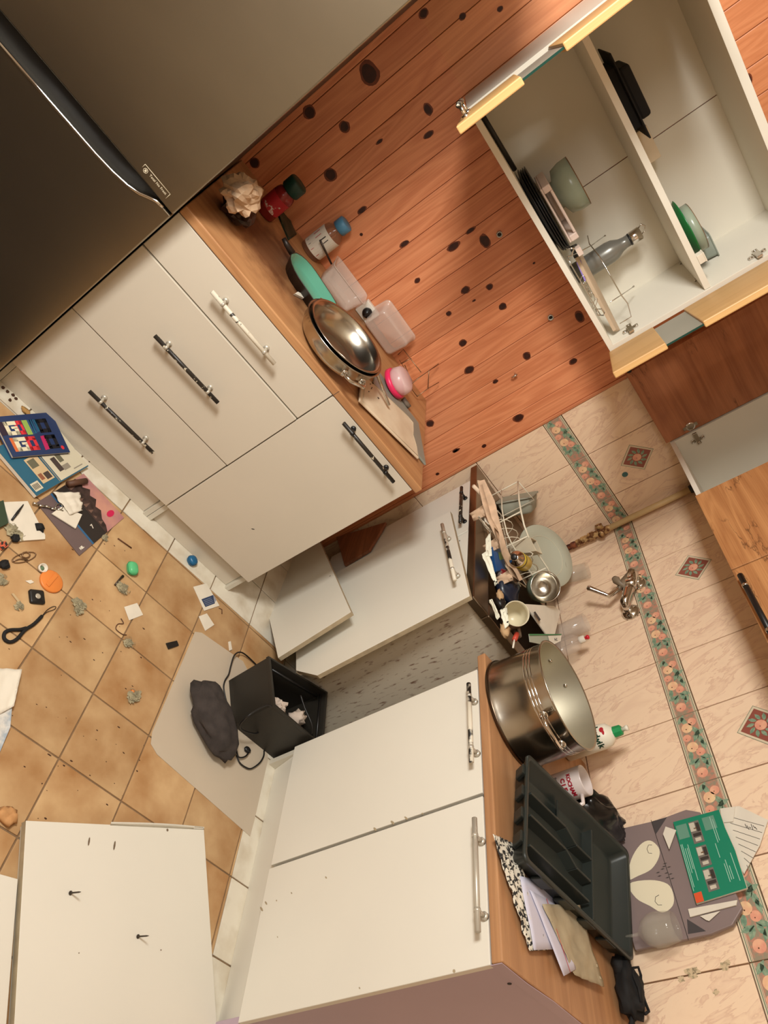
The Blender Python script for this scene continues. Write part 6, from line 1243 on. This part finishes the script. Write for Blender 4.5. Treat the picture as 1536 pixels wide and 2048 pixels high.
OL.part('disc', MB().lathe([(.0325, 0), (.0335, .001), (.0335, .006), (.031, .0075), (0, .0078)], b, (0, 0, 1), 36), orm); OL.part('ridge', MB().slab([b+Vector(p) for p in ((-.026, -.006, .0072), (.022, -.010, .0072), (.024, .002, .0072), (-.024, .006, .0072))], (0, 0, .0035)), orm, bevel=.002)
b = G(72, 1195, .0006); TKr = Thing('key_tracker', 'small black square key tracker with a silver button', 'tracker', tuple(b))
xd = (G(88, 1183)-G(60, 1180)).normalized(); yd_ = Vector((-xd.y, xd.x, 0))
TKr.part('case', loft(MB(), [rrect(b, xd, yd_, .021, .020, .006), rrect(b+Vector((0, 0, .006)), xd, yd_, .021, .020, .006), rrect(b+Vector((0, 0, .0085)), xd, yd_, .018, .017, .006)]), black); TKr.part('button', MB().lathe([(.0075, .0085), (.0075, .0098), (.006, .0104), (0, .0104)], b, (0, 0, 1), 18), silver)
ly = MB(); ly.tube(smooth([G(u, v, .005) for u, v in ((84, 1232), (68, 1248), (50, 1260), (34, 1278), (20, 1284), (9, 1278), (9, 1266), (20, 1260), (40, 1259), (52, 1256))]), .0046, 8); ly.tube(smooth([G(u, v, .004) for u, v in ((84, 1232), (94, 1220), (106, 1213), (112, 1214), (108, 1219), (94, 1224), (86, 1231)) ]), .0009, 5)
solo('wrist_strap', 'black wrist strap with a thin cord loop on the tiles', 'strap', ly, [blackm])
def lozenge(name, label, cat, u, v, xd, a, b_, h, m, m2=None):
    c = G(u, v, .0006); x = Vector(xd).normalized(); y = Vector((-x.y, x.x, 0)); t = Thing(name, label, cat, tuple(c))
    t.part('case', loft(MB(), [rrect(c+Vector((0, 0, z)), x, y, a*s, b_*s, min(a, b_)*.8*s, 7) for z, s in ((0, .75), (h*.2, .95), (h*.5, 1.0), (h*.8, .93), (h, .66))]), m)
    t.part('rim', MB().tube([p for p in rrect(c+Vector((0, 0, h*.52)), x, y, a*1.01, b_*1.01, min(a, b_)*.8, 7)], .0012, 5, closed=True), m2 or m); return t
lozenge('green_case', 'mint green rounded earbud case on the tiles by the plinth', 'case', 260, 1140, G(262, 1155)-G(258, 1120), .022, .017, .024, mat('mint_green_case', (92, 190, 128), .35, var=.03), mat('green_seam', (50, 140, 90), .4))
lozenge('blue_case', 'blue rounded earbud case on the white tiles by the plinth', 'case', 380, 1124, G(386, 1136)-G(374, 1112), .018, .017, .024, mat('petrol_blue_case', (28, 96, 138), .35, var=.03), mat('blue_seam', (20, 66, 100), .4))
solo('wood_stick', 'thin brown wooden stick between the magazine and the green case', 'stick', MB().tube([G(236, 1077, .003), G(263, 1096, .003)], .0022, 6), [mat('stick_brown', (96, 56, 30), .7)])
solo('dark_key', 'short dark key-like piece under the green case', 'key', MB().tube([G(230, 1170, .004), G(240, 1158, .004), G(246, 1152, .004)], [.003, .003, .0045], 8), [mat('dark_metal', (70, 58, 48), .4, .6)])
wcd = flatthing('white_card', 'small square white card with dust on it beside the tile joint', 'card', ((248, 1214), (274, 1206), (286, 1230), (258, 1241)), .0012, paper)
bw_ = MB().tube(smooth([G(u, v, .0025) for u, v in ((242, 1237), (247, 1247), (236, 1248), (232, 1258), (244, 1268), (253, 1270))]), .0013, 6); solo('bent_wire', 'bent brown wire under the small white card', 'wire', bw_, [mat('rusty_wire', (84, 48, 28), .6)])
PCd = Thing('printed_card', 'white card with a dark blue printed panel near the white floor tiles', 'card', tuple(G(412, 1194, 0)))
pcq = [G(u, v, .001) for u, v in ((386, 1174), (412, 1167), (438, 1212), (408, 1222))]
pcc = PCd.part('card', MB().slab(pcq, (0, 0, .0028)), paper, bevel=.0004); PQ = lambda a, b: (pcq[0]*(1-a)+pcq[1]*a)*(1-b)+(pcq[3]*(1-a)+pcq[2]*a)*b+Vector((0, 0, .0031))
pp = MB().flat([PQ(.12, .55), PQ(.98, .52), PQ(.80, .86), PQ(.14, .88)], 0).flat([PQ(.98, .52), PQ(1.0, .52), PQ(1.0, .75), PQ(.84, .82)], 1)
for k in range(4): pp.flat([PQ(.2, .62+k*.065)+Vector((0, 0, .0002)), PQ(.76, .60+k*.065)+Vector((0, 0, .0002)), PQ(.76, .615+k*.065)+Vector((0, 0, .0002)), PQ(.2, .635+k*.065)+Vector((0, 0, .0002))], 1)
PCd.part('card_print', pp, [mat('card_navy', (50, 66, 98), .5), mat('card_grey', (150, 156, 170), .5)], parent=pcc)
flatthing('white_card', 'plain white card just below the blue-printed card', 'card', ((397, 1233), (413, 1227), (428, 1250), (410, 1262)), .002, paper)
flatthing('dark_chip', 'small dark rectangular plastic chip near the mat corner', 'chip', ((331, 1287), (352, 1282), (356, 1292), (336, 1299)), .005, black)
flatthing('white_stub', 'tiny white paper stub on the tile beside the mat', 'stub', ((456, 1284), (460, 1283), (463, 1300), (458, 1302)), .004, paper)
solo('brown_splinter', 'small curved brown splinter beside the blue-printed card', 'splinter', MB().tube([G(438, 1216, .002), G(444, 1219, .003), G(444, 1228, .002)], .0016, 5), [mat('stick_brown', (96, 56, 30), .7)])
wbq = [G(-20, 1336, .004), G(44, 1338, .022), G(28, 1412, .020), G(-22, 1440, .004)]
solo('white_paper_bag', 'white paper bag corner at the frame edge on the tiles', 'paper bag', crumple(*wbq, .006, 3, 91, 10, 10), [paper])
pbq = [G(-20, 1425, .003), G(24, 1410, .010), G(20, 1455, .010), G(-4, 1512, .003), G(-30, 1500, .003)]
solo('printed_paper', 'bluish printed paper with a dark corner under the white paper bag', 'paper', MB().slab(pbq, (0, 0, .0012)), [mat('bluish_print', (150, 160, 168), .6, col2=(212, 206, 196), scale=25, thr=(.4, .55))])
solo('bread_crust', 'pale tan bread crust on the tiles above the loose panel', 'bread', MB().blob(G(16, 1632, .009), (.020, .024, .010), .6, 14, 9, 95), [mat('bread', (206, 152, 98), .8, var=.15, scale=40)])
flatthing('paper_chip', 'small ragged paper chip among the dust at the left', 'chip', ((50, 1162), (62, 1160), (68, 1165), (60, 1168)), .0015, paper); flatthing('pale_splinter', 'thin pale splinter left of the black tracker', 'splinter', ((22, 1188), (26, 1187), (40, 1204), (36, 1206)), .003, mat('pale_wood', (196, 170, 130), .8))
solo('orange_crumb', 'tiny orange crumb by the flattened dust clump', 'crumb', MB().blob(G(266, 1383, .004), (.006, .006, .004), .3, 10, 7, 97), [orm])
gb_ = MB()
for k in range(70):
    u = random.choice((random.uniform(0, 300), random.uniform(60, 460))); v = random.uniform(1080, 1640); r = random.uniform(.0006, .0022)
    if 290 < u and 1262 < v: continue
    gb_.blob(G(u, v, .0008), (r, r*random.uniform(1, 3), .0009), .4, 6, 4, k)
for u, v in ((15, 783), (26, 790), (32, 797), (20, 800), (66, 812), (80, 822), (6, 775), (142, 905), (180, 922)): gb_.blob(G(u, v, .002), (.006, .005, .003), .6, 8, 6, u)
solo('grit', 'dark grit and crumbs scattered over the floor tiles', 'grit', gb_, [mat('crumb', (74, 46, 28), .9)], loc=(1.0, -1.2, 0), kind='stuff')
lf = MB().blob(G(52, 822, .008), (.010, .016, .006), .7, 10, 7, 98); solo('dry_leaf', 'dry tan leaf with a green bit at the plinth by the fridge', 'leaf', lf, [mat('dry_leaf', (176, 132, 74), .8, col2=(80, 100, 50), scale=60, thr=(.36, .42))])
